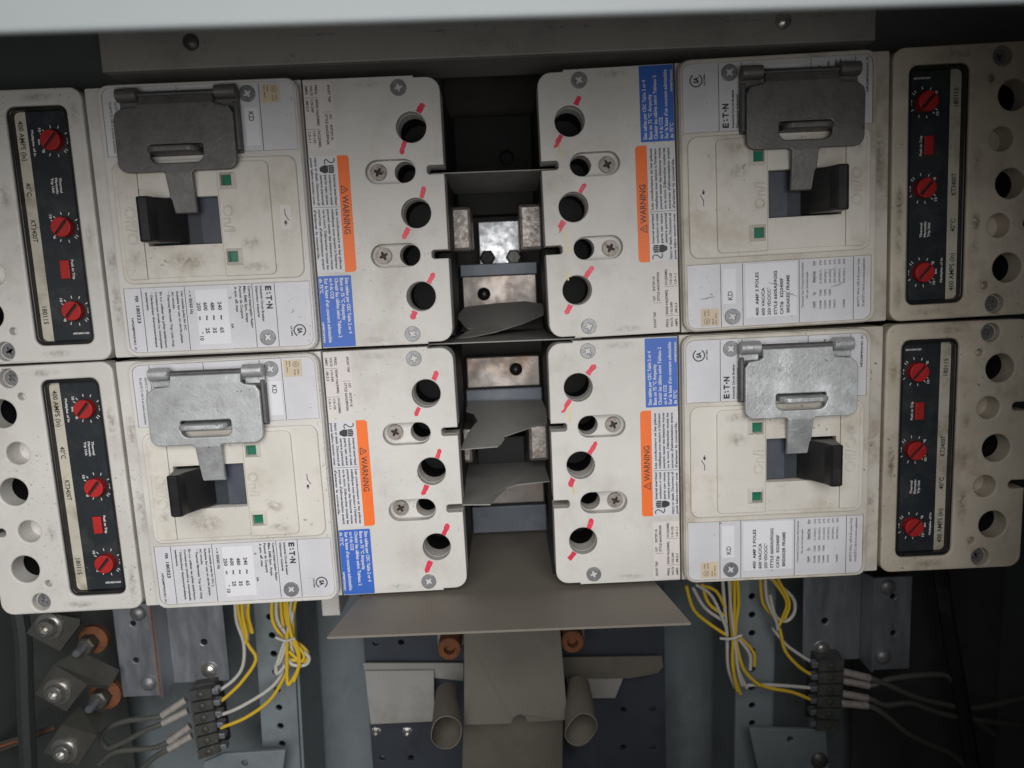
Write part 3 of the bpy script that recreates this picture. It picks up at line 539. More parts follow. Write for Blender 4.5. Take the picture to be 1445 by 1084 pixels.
# ------------------------------------------------------------------ padlock hasps over the toggles
def hasp(x, y, m, mt, label):
    H = thing('padlock_hasp', (x, y, 5.8), label, 'hasp', 'steel padlock hasps over the toggles')
    fx = (lambda l: [(m * a, b) for a, b in l]) if m > 0 else (lambda l: [(m * a, b) for a, b in l][::-1])
    body = [(-6.3, 3.6), (6.3, 3.6), (6.8, 23.2), (8, 24.4), (25, 24.4)] + [(25 + 5 * math.sin(t), 29.4 - 5 * math.cos(t)) for t in [math.radians(18 * i) for i in range(1, 6)]]
    body += [(30, 52), (28, 55.2), (22, 56.2), (20.5, 57.4), (20.5, 62), (-17, 62), (-17, 57.4), (-18, 56.2), (-26, 55.6), (-29.2, 53), (-30, 50), (-30, 29.4)]
    body += [(-25 - 5 * math.cos(t), 29.4 - 5 * math.sin(t)) for t in [math.radians(18 * i) for i in range(1, 6)]] + [(-8, 24.4), (-6.8, 23.2)]
    slot = rrect(-13.5, 13.5, 28.6, 37.6, (4, 4, 1.2, 1.2))
    mb = MB(); mb.plate([fx(body), fx(slot)], 4.7, 7.4, 0.6, 0, None, 2)
    # subdivide nothing; bend the tongue tip and the hinge edge backwards
    mb.v = [(px, py, pz - (0.9 * (9 - py) if py < 9 else 0) * 0.8 - (0 if py < 60 else (py - 60) * 0.9)) for px, py, pz in mb.v]
    mb.part('plate', mt, H)
    T = Matrix(((1, 0, 0, 0), (0, 0, 1, 0), (0, 1, 0, 0), (0, 0, 0, 1)))
    mb = MB(); mb.plate([fx(rrect(-13.2, 12.2, -4, 13.4, (0, 0, 4.5, 4.5)))], 33.2, 36.2, 0.9, 0, T, 2); mb.part('staple', mt, H)
    mb = MB(); xs = sorted((m * -27, m * 31.6)); mb.box(xs[0], xs[1], 33, 57.5, -0.6, 1.6, 0.3)
    xs = sorted((m * 29.8, m * 31.7)); mb.box(xs[0], xs[1], 34, 57.4, 1.5, 4.9, 0.5); mb.part('base_plate', 'base_steel', H)
    for a, b in ((-28.5, -17.4), (20.9, 32)):
        a, b = sorted((m * a, m * b)); mb = MB()
        mb.lathe([(2.6, 0), (3.5, 0.5), (3.5, b - a - 0.5), (2.6, b - a)], (a, 62.6, 4.0), 0, 20, None, (1, 0, 0)); mb.box(a + 0.3, b - 0.3, 55.5, 63, -0.5, 2.4, 0.4); mb.part('hinge_barrel', mt, H)
    mb = MB(); mb.lathe([(1.6, 0), (1.6, 58)], (-29, 62.6, 4.0), 0, 12, None, (1, 0, 0)); mb.part('hinge_pin', 'base_steel', H)
    return H
hasp(-117.2, 0, 1, 'hasp_shade', 'shade-darkened steel hasp on the down-lettered breaker under the grey rail')
hasp(-116.5, -141.5, 1, 'hasp', 'light galvanised hasp on the down-lettered breaker above the zinc bracket')
hasp(83.49 + 117.4, -1.5, -1, 'hasp_shade', 'shade-darkened steel hasp on the up-lettered grimy breaker under the grey rail')
hasp(83.21 + 117.2, -140.8, -1, 'hasp_spangle', 'white-patched zinc hasp on the up-lettered breaker above the tan sheet')

# ------------------------------------------------------------------ channel between the breakers
def bar(name, x0, x1, ya, yb, zf, th, mt, label, cat, b=0.8):
    mb = MB(); mb.box(x0, x1, ya, yb, zf - th, zf, b); return mb.top(name, mt, label, cat)
xL, xR = 14.9, 68.3
mb = MB(); yt, yb_ = PX(700, 163, -104)[1], PX(700, 303, -104)[1]; c = PX(715, 222, -104)
mb.plate([rrect(xL + 1, xR - 1, yb_, yt, 1), circ(c[0], c[1], 4.4, 20)], -120, -104, 0.8); mb.flat(circ(c[0], c[1], 5, 16), -112); mb.top('bus_support', 'matte_black', 'black insulating block with one round hole, high between the breakers', 'block')
mb = MB(); a = PX(674, 313, -106); d = PX(735, 380, -106); mb.box(a[0], d[0], d[1], a[1], -112, -106, 0.8)
t = mb.top('connector_plate', 'tinned', 'bright tinned plate with two bolts between the terminals', 'plate')
for (x, y, mt) in ((688, 364, 'body'), (725, 363, 'lug')):
    c = PX(x, y, -106); mb = MB(); mb.lathe([(5.4, 0), (5.4, 3), (4.2, 4.2), (0, 4.3)], c, 0, 6); mb.plate([rrect(-0.6, 0.6, -4, 4)], 4.2, 4.9, 0.1, 0, Matrix.Translation(c))
    mb.v = [tuple(Vector(q) - Vector(t.location) @ Matrix.Identity(3) if False else Vector(q) - (TOW.transposed() @ Vector(t.location) / S)) for q in mb.v]; mb.part('hex_bolt', mt, t)
def terminal(x0, x1, y0, y1, label):
    a = PX(x0, y0, -70); b = PX(x1, y1, -70); mb = MB(); mb.box(a[0], b[0], b[1], a[1], -104, -70, 2.2, 0, 2.0); return mb.top('line_terminal', 'terminal', label, 'terminal', 'metal terminals in the channel')
terminal(634, 667, 292, 354, 'pitted metal terminal on the down-lettered breaker beside the bright tinned plate')
terminal(731, 768, 288, 352, 'shiny metal terminal on the up-lettered breaker beside the bright tinned plate')
terminal(642, 668, 606, 654, 'worn metal terminal half hidden by the torn grey sheet with a notch')
terminal(745, 776, 598, 650, 'brown-spotted metal terminal clear of the torn grey sheet with a notch')
def busbar(ytop, ybot, plug, label, zf=-100, band=None):
    yt, yb = PX(700, ytop, zf)[1], PX(700, ybot, zf)[1]
    B_ = thing('bus_bar', ((xL + xR) / 2, yb, zf), label, 'bus bar', 'bus bars crossing the channel')
    ox, oy, oz = (xL + xR) / 2, yb, zf
    mb = MB(); mb.box(xL + 1.5 - ox, xR - 1.5 - ox, 0, yt - yb, -10, 0, 1.0); mb.part('bar', 'copper', B_)
    if band:
        y2 = PX(700, band, zf + 4)[1]; mb = MB(); mb.box(xL + 0.7 - ox, xR - 0.8 - ox, y2 - yb, -0.3, -12, 4, 0.8); mb.part('lower_bar', 'bluebar', B_)
    if plug:
        c = PX(*plug, zf); mb = MB(); mb.lathe([(4.4, -0.3), (4.4, 0.8), (3.9, 2.2), (2.6, 3.4), (1.2, 4.0), (0, 4.1)], (c[0] - ox, c[1] - oy, 0), 0, 24); mb.part('plug', 'black', B_)
    return B_
busbar(388, 446, (683, 415), 'tarnished copper bus bar with a black plug below the tinned plate')
mb = MB(); a = PX(645, 374, -98); d = PX(770, 386, -98); mb.box(xL + 1, xR - 1, d[1], a[1], -112, -97, 0.6); mb.top('bus_clamp', 'bluebar', 'grey metal clamp strip above the tarnished bus bar', 'clamp')
busbar(503, 547, (728, 521), 'pinkish copper bus bar with a black plug under the seam sheet', band=570)
busbar(680, 712, None, 'bare brown copper bus bar behind the curved torn sheet', band=752)
mb = MB(); a = PX(672, 618, -100); d = PX(742, 655, -100); mb.box(a[0], d[0], d[1], a[1], -112, -100, 1); mb.top('bus_insulator', 'body', 'dark dusty insulator between the two lower terminals', 'insulator')
# insulating sheets
def sheet(poly, label, mt='sheet', th=0.6, name='insulating_sheet', group='grey insulating sheets'):
    mb = MB(); mb.prism(poly, th); return mb.top(name, mt, label, 'sheet', group)
sheet([(7.6, 22, -13), (78, 22, -15), (76, 22, -103), (8, 22, -103)], 'thin grey sheet slotted edge-on in the upper breakers notches')
sheet([(1.5, -70.2, -9), (86, -70.2, -5), (86, -70.2, -102), (1.5, -70.2, -102)], 'long flat grey sheet in the seam between upper and lower breakers')
def pz(l, base):
    A_, B_, C_ = [Vector(PX(*q)) for q in base]; n = (B_ - A_).cross(C_ - A_); out = []
    for x, y in l:
        d = Vector(PX(x, y, 0)) - CAM; t = n.dot(A_ - CAM) / n.dot(d); out.append(CAM + d * t)
    return out
sheet(pz([(644, 478), (672, 474), (700, 468), (738, 456), (767, 444), (767, 429), (740, 425), (700, 428), (667, 432), (655, 434), (644, 447), (652, 456), (655, 460), (660, 464), (667, 463), (658, 468)], ((667, 432, -96), (767, 429, -92), (644, 478, -40))), 'curled grey sheet with ragged slanting edge below the plugged tarnished bar')
sheet(pz([(650, 634), (702, 630), (708, 625), (712, 619), (711, 616), (714, 615), (740, 606), (772, 596), (773, 583), (765, 565), (660, 567), (658, 580), (668, 583), (674, 594), (664, 606), (655, 622)], ((660, 567, -92), (765, 565, -92), (650, 634, -20))), 'torn grey sheet with a notch and jagged front edge')
sheet([(15.6, -162.3, -7), (24, -162.3, -6), (31.7, -162.3, -5), (36.6, -162.3, -24), (41, -162.6, -38), (47, -162.6, -44), (54, -162.6, -46), (68, -162.3, -48), (66.8, -162.3, -99), (14, -162.3, -99)], 'grey sheet with a smoothly curved torn corner')
ts = MB(); ts.prism([(-52.4, -212.2, 45.5), (131.8, -212.6, 47), (123.8, -212.6, -8), (121, -212.6, -20), (66.6, -212.5, -22), (66.6, -212.5, -103), (15, -212.5, -103), (15, -212.5, -22), (-40, -212.2, -20), (-43.4, -212.2, -8)], 1.2)
ts.top('barrier_shelf', 'tansheet', 'wide tan fibre sheet sticking out flat below the lower breakers', 'sheet')

# ------------------------------------------------------------------ below the breakers: bus plate, fibre pieces, rolled tubes
a = PX(511, 880, -125); d = PX(941, 880, -125)
hl = [PX(x, y, -125) for x, y in ((530, 908), (566, 907), (540, 1070), (580, 1070), (880, 1002), (921, 1001), (880, 1055), (922, 1055))]
mb = MB(); mb.plate([rrect(a[0], d[0] - 2, -470, -205, 1)] + [circ(h[0], h[1], 2.3, 14) for h in hl], -129, -125, 0.4); mb.top('bus_plate', 'plate', 'dark navy mounting plate drilled with small holes', 'plate')
for x, y, nm in ((531, 1031, 'far from'), (575, 1031, 'nearer')):
    c = PX(x, y, -125); mb = MB(); o = []
    for i in range(24): r = 4.1 if i % 2 else 3.3; t = 2 * math.pi * i / 24; o.append((c[0] + r * math.cos(t), c[1] + r * math.sin(t)))
    mb.plate([o], -125, -123.2, 0.3); mb.lathe([(2.6, 0), (2.6, 2.2), (1.4, 2.4), (1.3, 1), (0, 1)], (c[0], c[1], -123.2), 0, 6); mb.top('lock_nut', 'nut', 'small toothed nut under the square fibre sheet, ' + nm + ' the rolled tube', 'nut', 'toothed nuts on the navy plate')
for x, y, lb in ((634, 917, 'rusty socket bolt beside the square fibre sheet'), (808, 907, 'rusty socket bolt above the tube clear of the square sheet')):
    c = PX(x, y, -90); bo = thing('socket_bolt', c, lb, 'bolt', 'rusty socket bolts under the tan shelf')
    mb = MB(); mb.lathe([(8.2, -22), (8.2, -0.8), (7.4, 0), (3.9, 0), (3.7, -6), (0, -6)], (0, 0, 0), 0, 24); mb.part('head', 'rust', bo)
    mb = MB(); mb.box(-11, 11, -9, 13, -26, -22.4, 0.8); mb.part('washer_plate', 'tinned', bo)
def psheet(l, th, name, label, mt='hangsheet', grp='fibre sheets below the tan shelf'):
    mb = MB(); mb.prism([PX(*q) for q in l][::-1], th); return mb.top(name, mt, label, 'sheet', grp)
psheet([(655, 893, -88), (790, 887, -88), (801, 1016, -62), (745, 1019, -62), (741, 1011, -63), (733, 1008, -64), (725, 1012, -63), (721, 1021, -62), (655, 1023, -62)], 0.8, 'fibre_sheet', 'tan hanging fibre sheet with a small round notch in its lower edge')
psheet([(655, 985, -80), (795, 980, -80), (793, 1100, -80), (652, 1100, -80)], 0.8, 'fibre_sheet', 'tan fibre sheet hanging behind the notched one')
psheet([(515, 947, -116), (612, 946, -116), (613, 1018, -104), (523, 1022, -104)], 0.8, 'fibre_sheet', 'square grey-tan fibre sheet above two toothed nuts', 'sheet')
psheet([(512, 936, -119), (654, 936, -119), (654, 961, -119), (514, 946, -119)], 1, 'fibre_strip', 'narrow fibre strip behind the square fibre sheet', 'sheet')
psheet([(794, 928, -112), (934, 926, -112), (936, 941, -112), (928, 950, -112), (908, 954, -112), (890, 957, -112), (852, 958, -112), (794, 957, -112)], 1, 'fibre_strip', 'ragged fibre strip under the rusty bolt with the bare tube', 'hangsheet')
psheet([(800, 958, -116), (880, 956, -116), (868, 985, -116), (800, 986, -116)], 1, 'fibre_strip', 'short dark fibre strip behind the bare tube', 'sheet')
def rolled(top, bot, z0, z1, r, label):
    A_ = Vector(PX(*top, z0)); B_ = Vector(PX(*bot, z1)); ax = (B_ - A_); L_ = ax.length
    mb = MB(); mb.lathe([(r - 0.5, L_), (r, L_), (r * 0.93, L_ * 0.7), (r * 0.84, L_ * 0.35), (r * 0.72, 0), (r * 0.72 - 0.5, 0), (r * 0.84 - 0.5, L_ * 0.35), (r * 0.93 - 0.5, L_ * 0.7), (r - 0.5, L_)], A_, 0, 36, None, ax)
    axn = ax.normalized(); wv = []
    for q in mb.v:
        q = Vector(q); h_ = (q - A_).dot(axn) / L_; rd = (q - A_) - axn * (q - A_).dot(axn); t_ = math.atan2(rd.y, rd.x)
        wv.append(tuple(q + axn * (h_ ** 3) * (2.2 * math.sin(t_ - 1.3) + 0.8 * math.sin(3 * t_ + r * 9)) + rd * 0.10 * h_ * math.sin(2 * t_ + r * 5)))
    mb.v = wv; mb.f = [q for q in mb.f if len(q) == 4]; mb.m = mb.m[:len(mb.f)]; mb.sm = mb.sm[:len(mb.f)]
    return mb.top('fibre_tube', 'tansheet', label, 'tube', 'rolled fibre tubes')
rolled((631, 978), (630, 1034), -88, -42, 11.0, 'rolled fibre tube beside the square fibre sheet')
rolled((816, 968), (820, 1030), -88, -42, 11.2, 'rolled fibre tube under the ragged fibre strip')
a = PX(452, 838, -60); d = PX(480, 869, -60); mb = MB(); mb.box(a[0], d[0], d[1], a[1] + 12, -90, -60, 1); mb.top('spacer_block', 'cover', 'small white plastic spacer under the rating label beside the tan sheet', 'block')

# perforated struts
def strut(xt, xb, wpx, hx, ys, label, zf=-100):
    a = PX(xt, 830, zf); b = PX(xb, 1084, zf); cx = lambda y: a[0] + (b[0] - a[0]) * (y - a[1]) / (b[1] - a[1])
    hw = wpx / 2 / 2.07; hs = [PX(x, y, zf) for x, y in zip(hx, ys)]
    o = [(cx(-470) - hw, -470), (cx(-470) + hw, -470), (cx(-200) + hw, -200), (cx(-200) - hw, -200)]
    mb = MB(); mb.plate([o] + [circ(h[0], h[1], 2.4, 16) for h in hs], zf - 2.5, zf, 0.5)
    for s_ in (-1, 1):
        mb.prism([(cx(-470) + s_ * hw, -470, zf - 3), (cx(-200) + s_ * hw, -200, zf - 3), (cx(-200) + s_ * hw, -200, zf - 55), (cx(-470) + s_ * hw, -470, zf - 55)], 2.0)
    return mb.top('perforated_strut', 'panel', label, 'strut', 'perforated upright struts')
strut(383, 398, 56, [380, 383.5, 386, 388.5, 391, 393.5, 395.5, 398], [871, 897, 923, 948.5, 974, 999, 1025, 1050], 'perforated blue-grey strut behind the bright yellow wire bundle')
strut(1067, 1062, 56, [1061.5] * 8, [842, 868, 894, 919, 945, 971, 996, 1021], 'perforated dark strut behind the dim yellow wire bundle')
def small_plate(l, hole, label):
    q = [PX(x, y, -84) for x, y in l]; h = [PX(x, y, -84) for x, y in hole]
    mb = MB(); mb.plate([[(p[0], p[1]) for p in q]] + [circ(p[0], p[1], 2.4, 14) for p in h], -87, -84, 0.5); return mb.top('lower_plate', 'panel', label, 'plate')
small_plate([(288, 1076), (315, 1064), (403, 1059), (396, 1110), (280, 1110)][::-1], [(345, 1077)], 'grey painted plate edge below the bright-wire terminal block')
t = small_plate([(1057, 1028), (1165, 1030), (1172, 1110), (1075, 1110)][::-1], [(1115, 1044)], 'dark painted plate below the dim-wire terminal block')
c = PX(1156, 1073, -84); mb = MB(); mb.lathe([(6, 0), (6, 1), (4, 3), (1.4, 3.6), (1.2, 2.6), (0, 2.6)], c, 0, 20); mb.v = [tuple(Vector(q) - (TOW.transposed() @ Vector(t.location) / S)) for q in mb.v]; mb.part('bolt', 'lug', t)

# zinc mounting brackets
def bracket(m, label, cx):
    # local: x measured outwards from the inner plate edge, built where it stands
    B_ = thing('mounting_bracket', cx, label, 'bracket', 'zinc mounting brackets')
    f = lambda l: [(m * x, y) for x, y in l]
    holes = [circ(m * 9.5, -23, 2.4, 14)]
    mb = MB(); mb.plate([f([(-6, -53), (35, -53), (35, 12), (-6, 12)])] + holes, -2.5, 0, 0.5)
    mb.prism([(m * 35, 12, 0), (m * 35, -53, 0), (m * 38.5, -58, 10), (m * 38.5, 12, 10)], 1.6)
    mb.plate([f([(38.5, -56), (65, -56), (65, 12), (38.5, 12)]), circ(m * 53, -29, 2.1, 12), circ(m * 52, -2, 2.1, 12)], 8, 10.2, 0.4); mb.part('profile', 'zinc', B_)
    mb = MB(); mb.prism([(m * 38.2, 12, 10.3), (m * 38.2, -57, 10.3), (m * 39.2, -57, 10.4), (m * 39.2, 12, 10.4)], 0.3); mb.part('rusty_edge' if m < 0 else 'edge', 'rust' if m < 0 else 'zinc', B_)
    for (x, y, z) in ((47.5, 5.5, 10.2), (46, -46, 10.2)):
        mb = MB(); mb.lathe([(5.6, 0), (5.4, 1), (3.8, 2.8), (1.2, 3.4), (1.0, 2.2), (0, 2.2)], (m * x, y, z), 0, 20); mb.part('bolt', 'screw', B_)
    mb = MB(); mb.lathe([(6, 0), (6, 0.8), (4.2, 1.0), (4.0, 2.4), (2, 3.4), (0, 3.6)], (m * 7.5, -44, 0), 0, 20); mb.part('rivet', 'nut', B_)
    return B_
c = PX(302, 862, -92); bracket(-1, 'zinc bracket with rusty edge beside the bright yellow wires', c)
c = PX(1146, 834, -92); bracket(1, 'dim zinc bracket beside the dim yellow wires', c)

# terminal blocks and wires
def term_block(c4, side, label):
    P = [Vector(PX(x, y, -78)) for x, y in c4]     # top-left, top-right, bottom-right, bottom-left
    T_ = thing('terminal_block', tuple((P[2] + P[3]) / 2), label, 'terminal block', 'dusty terminal blocks')
    o = (P[2] + P[3]) / 2; n = 6
    mb = MB(); mb.prism([p - o - Vector((0, 0, 6)) for p in (P[3], P[2], P[1], P[0])], 14); mb.part('base', 'block', T_)
    for i in range(n):
        t0, t1 = (i + 0.08) / n, (i + 0.92) / n
        q = [P[0].lerp(P[3], t0), P[1].lerp(P[2], t0), P[1].lerp(P[2], t1), P[0].lerp(P[3], t1)]; ctr = sum(q, Vector()) / 4
        mb = MB(); mb.prism([(ctr + (p - ctr) * 0.98) - o for p in q[::-1]], 6.2); mb.part('segment', 'block', T_)
        mb = MB(); mb.lathe([(2.6, 0), (2.4, 1), (1, 1.5), (0, 1.5)], ctr - o, 0, 12); mb.part('clamp_screw', 'lug', T_)
        e = (P[1].lerp(P[2], (t0 + t1) / 2) if side > 0 else P[0].lerp(P[3], (t0 + t1) / 2)) - o
        mb = MB(); mb.box(e.x - 2.2 + 2 * side, e.x + 2.2 + 2 * side, e.y - 1.9, e.y + 1.9, e.z - 7, e.z - 1, 0.5); mb.part('contact', 'zinc', T_)
term_block([(266, 975), (297, 970), (311, 1064), (280, 1074)], 1, 'dusty terminal block holding the bright yellow and white wires')
term_block([(1156, 932), (1192, 930), (1184, 1034), (1152, 1032)], -1, 'dusty terminal block holding the dim yellow and white wires')
def wire(reg, pts, z, mt, label, r=1.2, name='wire', cat='wire', grp=None, zs=None):
    x0, y0, s = reg; P = [PX(x0 + x / s, y0 + y / s, (zs[i] if zs else z)) for i, (x, y) in enumerate(pts)]
    mb = MB(); mb.tube(P, r); return mb.top(name, mt, label, cat, grp)
A6 = (150, 830, 4.269); g1 = 'wires of the bright bundle'
lw = 'white wire in the bright bundle behind the zinc bracket'; ly = 'yellow wire in the bright bundle beside the zinc bracket'
wire(A6, [(775, 60), (785, 200), (828, 330), (822, 470), (760, 560), (655, 632)], -86, 'white', 'white wire curving into the bright-wire block nearest the bracket edge', grp=g1)
wire(A6, [(795, 60), (800, 160), (850, 330), (902, 430), (820, 560), (740, 640), (668, 700)], -84, 'yellow', 'yellow wire curving into the bright-wire block beside the bracket', grp=g1)
wire(A6, [(835, 60), (838, 150), (850, 250), (852, 310)], -82, 'white', 'short straight white wire end beside the zinc bracket', grp=g1)
wire(A6, [(858, 60), (855, 170), (880, 270), (850, 220), (848, 120)], -80, 'yellow', 'short folded yellow wire beside the zinc bracket', grp=g1)
wire(A6, [(1010, 50), (1015, 180), (1075, 300), (1072, 420), (1060, 510), (980, 610), (800, 720), (670, 770)], -82, 'white', 'long white wire sweeping over the perforated strut to the block', grp=g1)
wire(A6, [(1050, 50), (1062, 200), (1102, 330), (1102, 450), (1060, 560), (980, 680), (840, 780), (690, 842)], -80, 'yellow', 'long yellow wire sweeping over the perforated strut to the block', grp=g1)
for k, (pp, mt) in enumerate((([(1145, 50), (1125, 180), (1135, 310), (1215, 395)], 'yellow'), ([(1060, 240), (1120, 330), (1218, 410), (1200, 462), (1120, 460), (1085, 400)], 'white'), ([(1090, 260), (1088, 420), (1090, 560), (1108, 572), (1160, 470), (1152, 350), (1110, 280)], 'yellow'), ([(1000, 50), (1003, 200), (1080, 310), (1150, 330), (1210, 385), (1200, 440), (1110, 430)], 'yellow'), ([(1078, 110), (1120, 150), (1105, 240), (1060, 360), (1020, 490), (1040, 510), (1080, 460)], 'white'), ([(1088, 50), (1095, 180), (1120, 300), (1165, 440), (1130, 560)], 'yellow'), ([(1025, 50), (1030, 190), (1090, 290), (1130, 400)], 'white'))):
    wire(A6, pp, -78 + 2 * (k % 3), mt, ('yellow wire of the bright bundle bending sharply just past the tie', 'white wire of the bright bundle folded into a wide loop', 'yellow wire of the bright bundle hanging lowest in a narrow loop', 'yellow wire of the bright bundle folded into a wide loop', 'white wire of the bright bundle hooked over a strut hole', 'yellow wire of the bright bundle ending in a free tail', 'short white wire of the bright bundle crossing at the tie')[k], grp='tied loops of the bright bundle')
for pp, mt, lb in (([(1075, 50), (1082, 180), (1125, 300), (1190, 400), (1170, 440), (1100, 380)], 'yellow', 'yellow wire of the bright bundle in a small tight loop'), ([(1118, 50), (1100, 200), (1085, 330), (1050, 440), (1022, 470), (1030, 520)], 'white', 'white wire of the bright bundle straying over the strut holes'), ([(815, 60), (822, 170), (846, 280), (838, 330)], 'yellow', 'short yellow wire end next to the straight white one')):
    wire(A6, pp, -75, mt, lb, 1.1, grp='tied loops of the bright bundle')
wire(A6, [(1020, 297), (1080, 318), (1140, 302)], -72, 'white', 'thin plastic tie around the bright wire bundle', 0.9, 'cable_tie', 'cable tie')
A7 = (950, 800, 3.817); g2 = 'wires of the dim bundle'
for k, (pp, mt) in enumerate((([(265, 60), (280, 250), (290, 380), (296, 540), (332, 650)], 'white'), ([(318, 60), (305, 220), (320, 380), (326, 560), (362, 685)], 'yellow'), ([(345, 60), (352, 200), (335, 360), (370, 530), (420, 600), (468, 640)], 'yellow'), ([(70, 100), (110, 230), (200, 310), (290, 370)], 'yellow'), ([(105, 110), (170, 220), (272, 292)], 'white'), ([(155, 90), (190, 195), (275, 262)], 'yellow'), ([(150, 100), (230, 130), (280, 220)], 'yellow'), ([(318, 400), (345, 540), (395, 652)], 'white'), ([(350, 385), (412, 470), (415, 555)], 'white'), ([(356, 375), (432, 460), (436, 535)], 'yellow'))):
    wire(A7, pp, -82 + 2 * (k % 3), mt, ('white wire hanging straight down along the dim bundle', 'yellow wire hanging straight down past the dim bundle tie', 'yellow wire of the dim bundle bending off toward the block', 'yellow wire bowing out of the dim bundle by the tan sheet corner', 'white wire slanting into the dim bundle from the tan sheet corner', 'yellow wire slanting into the dim bundle above the white one', 'yellow wire arching over at the head of the dim bundle', 'white wire tail below the dim bundle tie, straight', 'white wire tail below the dim bundle tie, bowed over the strut', 'yellow wire tail below the dim bundle tie, bowed over the strut')[k], grp='loose wires of the dim bundle')
wire(A7, [(390, 640), (470, 635), (600, 640), (770, 655)], -82, 'white', 'white wire running level from the dim bundle to its block', grp=g2)
wire(A7, [(440, 625), (530, 655), (640, 675), (750, 718)], -81, 'yellow', 'yellow wire running level from the dim bundle to its block', grp=g2)
wire(A7, [(470, 50), (482, 190), (540, 270), (575, 340), (602, 450), (680, 540), (765, 592)], -82, 'yellow', 'yellow wire dropping in a curve to the dim-wire block', grp=g2)
wire(A7, [(535, 330), (620, 430), (770, 528)], -84, 'white', 'white wire dropping in a curve to the dim-wire block', grp=g2)
wire(A7, [(520, 60), (640, 160), (652, 245), (605, 293), (550, 262), (520, 150)], -80, 'white', 'white wire loop hanging beside the dim zinc bracket', grp=g2)
wire(A7, [(530, 60), (610, 180), (595, 262), (560, 330)], -79, 'yellow', 'yellow wire loop hanging beside the dim zinc bracket', grp=g2)
for pp, mt, lb in (([(300, 60), (312, 240), (330, 380), (350, 560), (372, 640)], 'white', 'white wire down the middle of the dim bundle'), ([(330, 60), (330, 240), (325, 380), (318, 520), (345, 670)], 'yellow', 'yellow wire down the middle of the dim bundle'), ([(120, 95), (210, 160), (285, 330)], 'white', 'white wire arching into the dim bundle from its head'), ([(495, 50), (505, 180), (550, 280), (565, 340)], 'white', 'short white wire beside the dim hanging loops'), ([(560, 60), (625, 190), (600, 280)], 'yellow', 'outer yellow wire of the dim hanging loops')):
    wire(A7, pp, -77, mt, lb, 1.1, grp='loose wires of the dim bundle')
wire(A7, [(250, 385), (310, 388), (370, 368)], -74, 'white', 'thin plastic tie around the dim wire bundle', 0.9, 'cable_tie', 'cable tie')
def lead(reg, a, b, rest, z, label, grp):
    x0, y0, s = reg; q = lambda p, zz: PX(x0 + p[0] / s, y0 + p[1] / s, zz)
    W_ = thing('marked_lead', q(a, z), label, 'wire', grp); o = Vector(q(a, z))
    P = [Vector(q(b, z - 6)), Vector(q(a, z))] + [Vector(q(p, z - 3 * i)) for i, p in enumerate(rest)]
    mb = MB(); mb.tube([p - o for p in P], 1.9); mb.part('insulation', 'grey', W_)
    mb = MB(); mb.tube([Vector((0, 0, 0)), Vector(q(b, z - 4)) - o], 2.6, 0, 10, 0); mb.part('marker_sleeve', 'ferrule', W_)
gl = 'marked grey leads of the bright-wire block'
lead(A6, (335, 768), (480, 672), [(250, 785), (120, 800), (20, 840), (-30, 905), (10, 962), (90, 950)], -74, 'grey lead with marker sleeve looping out from the bright-wire block', gl)
lead(A6, (340, 815), (492, 738), [(230, 860), (120, 920), (20, 965)], -72, 'grey lead with marker sleeve, second down the bright-wire block', gl)
lead(A6, (375, 925), (505, 830), [(270, 965), (60, 985), (-40, 1060)], -74, 'grey lead with marker sleeve, third down the bright-wire block', gl)
lead(A6, (375, 970), (515, 888), [(290, 1020), (180, 1120)], -72, 'grey lead with marker sleeve, lowest on the bright-wire block', gl)
A8 = (1140, 800, 3.816); gr_ = 'marked grey leads of the dim-wire block'
lead(A8, (335, 600), (190, 565), [(440, 640), (580, 700), (720, 735), (900, 760), (1180, 700)], -74, 'dim grey lead with marker sleeve, uppermost on its block', gr_)
lead(A8, (330, 640), (188, 612), [(460, 600), (720, 580), (790, 640), (830, 760), (1000, 900)], -76, 'dim grey lead bending level toward a bright tip', gr_)
lead(A8, (325, 708), (185, 682), [(420, 745), (560, 735), (760, 800), (1180, 860)], -76, 'dim grey lead with marker sleeve, third down its block', gr_)
lead(A8, (325, 748), (180, 735), [(420, 800), (530, 890), (640, 950), (780, 1010), (900, 1120)], -74, 'dim grey lead with marker sleeve, lowest on its block', gr_)
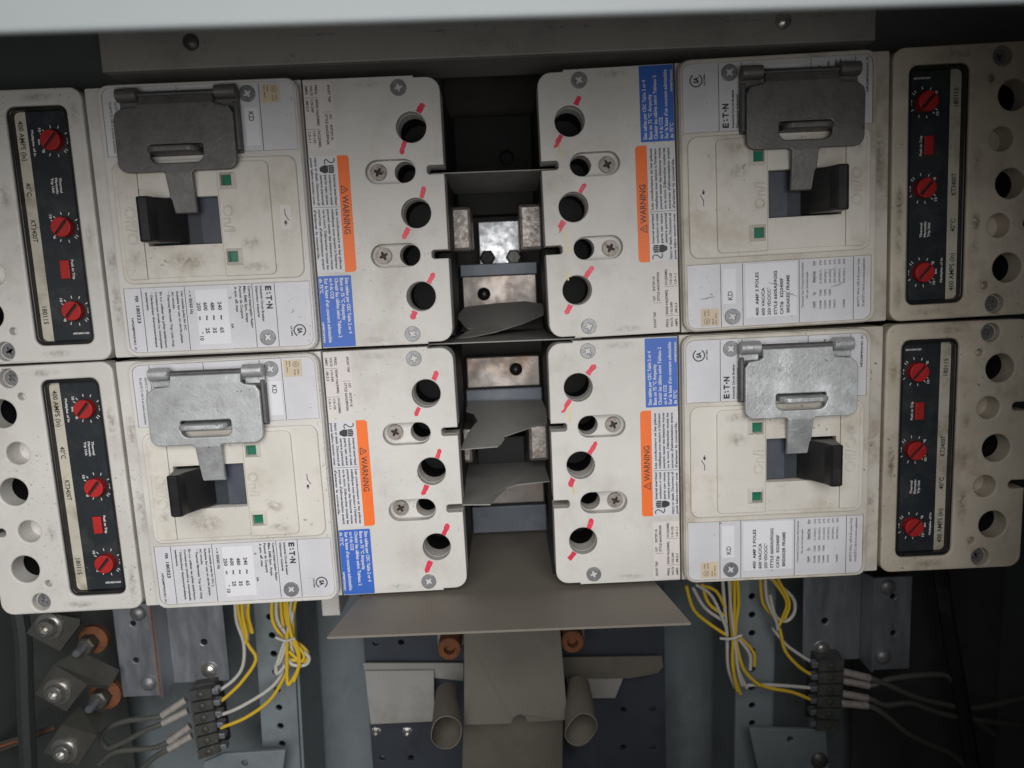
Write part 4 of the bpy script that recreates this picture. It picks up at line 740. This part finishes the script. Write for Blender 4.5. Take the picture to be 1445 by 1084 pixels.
# lugs, bolts and cables in the dark corner
A5 = (0, 840, 4.4417)
def q5(p, z): return PX(p[0] / 4.4417, 840 + p[1] / 4.4417, z)
def lug(pad, strap, bolt, label, z, mt='nut'):
    c = Vector(q5(bolt, z)); G = thing('cable_lug', c, label, 'lug', 'bolted cable lugs')
    mb = MB(); mb.prism([Vector(q5(p, z)) - c for p in pad][::-1], 4); mb.part('pad', 'lug', G)
    if strap: mb = MB(); mb.prism([Vector(q5(p, z - d)) - c for p, d in strap][::-1], 4); mb.part('strap', 'lug', G)
    mb = MB(); mb.lathe([(9.0, 0), (9.0, 1.1), (6.9, 1.4), (6.4, 1.4), (6.2, 4.4), (5.2, 5.5), (2.9, 5.8), (2.6, 3.0), (0, 3.0)], (0, 0, 0.1), 0, 24); mb.part('bolt', mt, G)
lug([(165, 240), (235, 135), (500, 185), (375, 352)], [((500, 185), 0), ((520, 60), 24), ((240, 60), 24), ((235, 135), 0)], (312, 192), 'grey cable lug with shiny bolt close under the breaker corner', -62)
lug([(218, 620), (338, 432), (548, 560), (415, 730)], [((338, 430), 0.2), ((490, 345), 14), ((750, 470), 18), ((690, 570), 8), ((548, 558), 0.2)], (365, 600), 'grey cable lug with long strap beside the rusty stud', -58)
lug([(272, 985), (385, 812), (610, 880), (490, 1065)], [((388, 810), 0.2), ((500, 690), 16), ((645, 740), 18), ((608, 875), 0.2)], (410, 970), 'grey cable lug lowest in the dark corner', -58)
for (x, y, r, lb, mt) in ((665, 615, 11, 'rusty stud with bright tip beside the long lug strap', 'rust'), (590, 275, 10, 'dark rusty stud close under the breaker', 'rust')):
    c = q5((x, y), -82); st = thing('stud', c, lb, 'stud', 'rusty studs')
    mb = MB(); mb.lathe([(r, -2), (r, 1.4), (r * 0.8, 2.4), (0, 2.4)], (0, 0, 0), 0, 24); mb.part('washer', mt, st)
    mb = MB(); mb.lathe([(r * 0.62, 0), (r * 0.62, 7), (r * 0.5, 8), (0, 8)], (-1, -0.5, 2.4), 0, 6); mb.part('nut', 'lug', st)
    mb = MB(); mb.lathe([(2.9, 0), (2.9, 7), (2.3, 8), (0, 8)], (-2, -1, 10.4), 0, 14); mb.part('tip', 'zinc', st)
wire((0, 0, 1), [(24, 850), (33, 900), (35, 960), (37, 1020), (42, 1110)], -74, 'braid', 'black braided cable hanging in the dark corner', 5.4, 'braided_cable', 'cable')
for dy in (0, 5, 11): wire((0, 0, 1), [(-10, 1052 + dy), (30, 1040 + dy * 0.7), (78, 1024 + dy * 0.4)], -96, 'rust' if dy == 5 else 'lug', 'bare copper strand behind the braided cable' if dy == 5 else ('upper' if dy == 0 else 'lower') + ' bare grey strand behind the braided cable', 1.2, 'bare_strand', 'wire', 'bare strands in the dark corner')
wire((0, 0, 1), [(1326, 800), (1338, 880), (1355, 980), (1378, 1110)], -80, 'black', 'thick black cable hanging beyond the dim zinc bracket', 5.0, 'black_cable', 'cable')

scn.render.engine = 'CYCLES'
scn.render.resolution_x = 1024; scn.render.resolution_y = 768
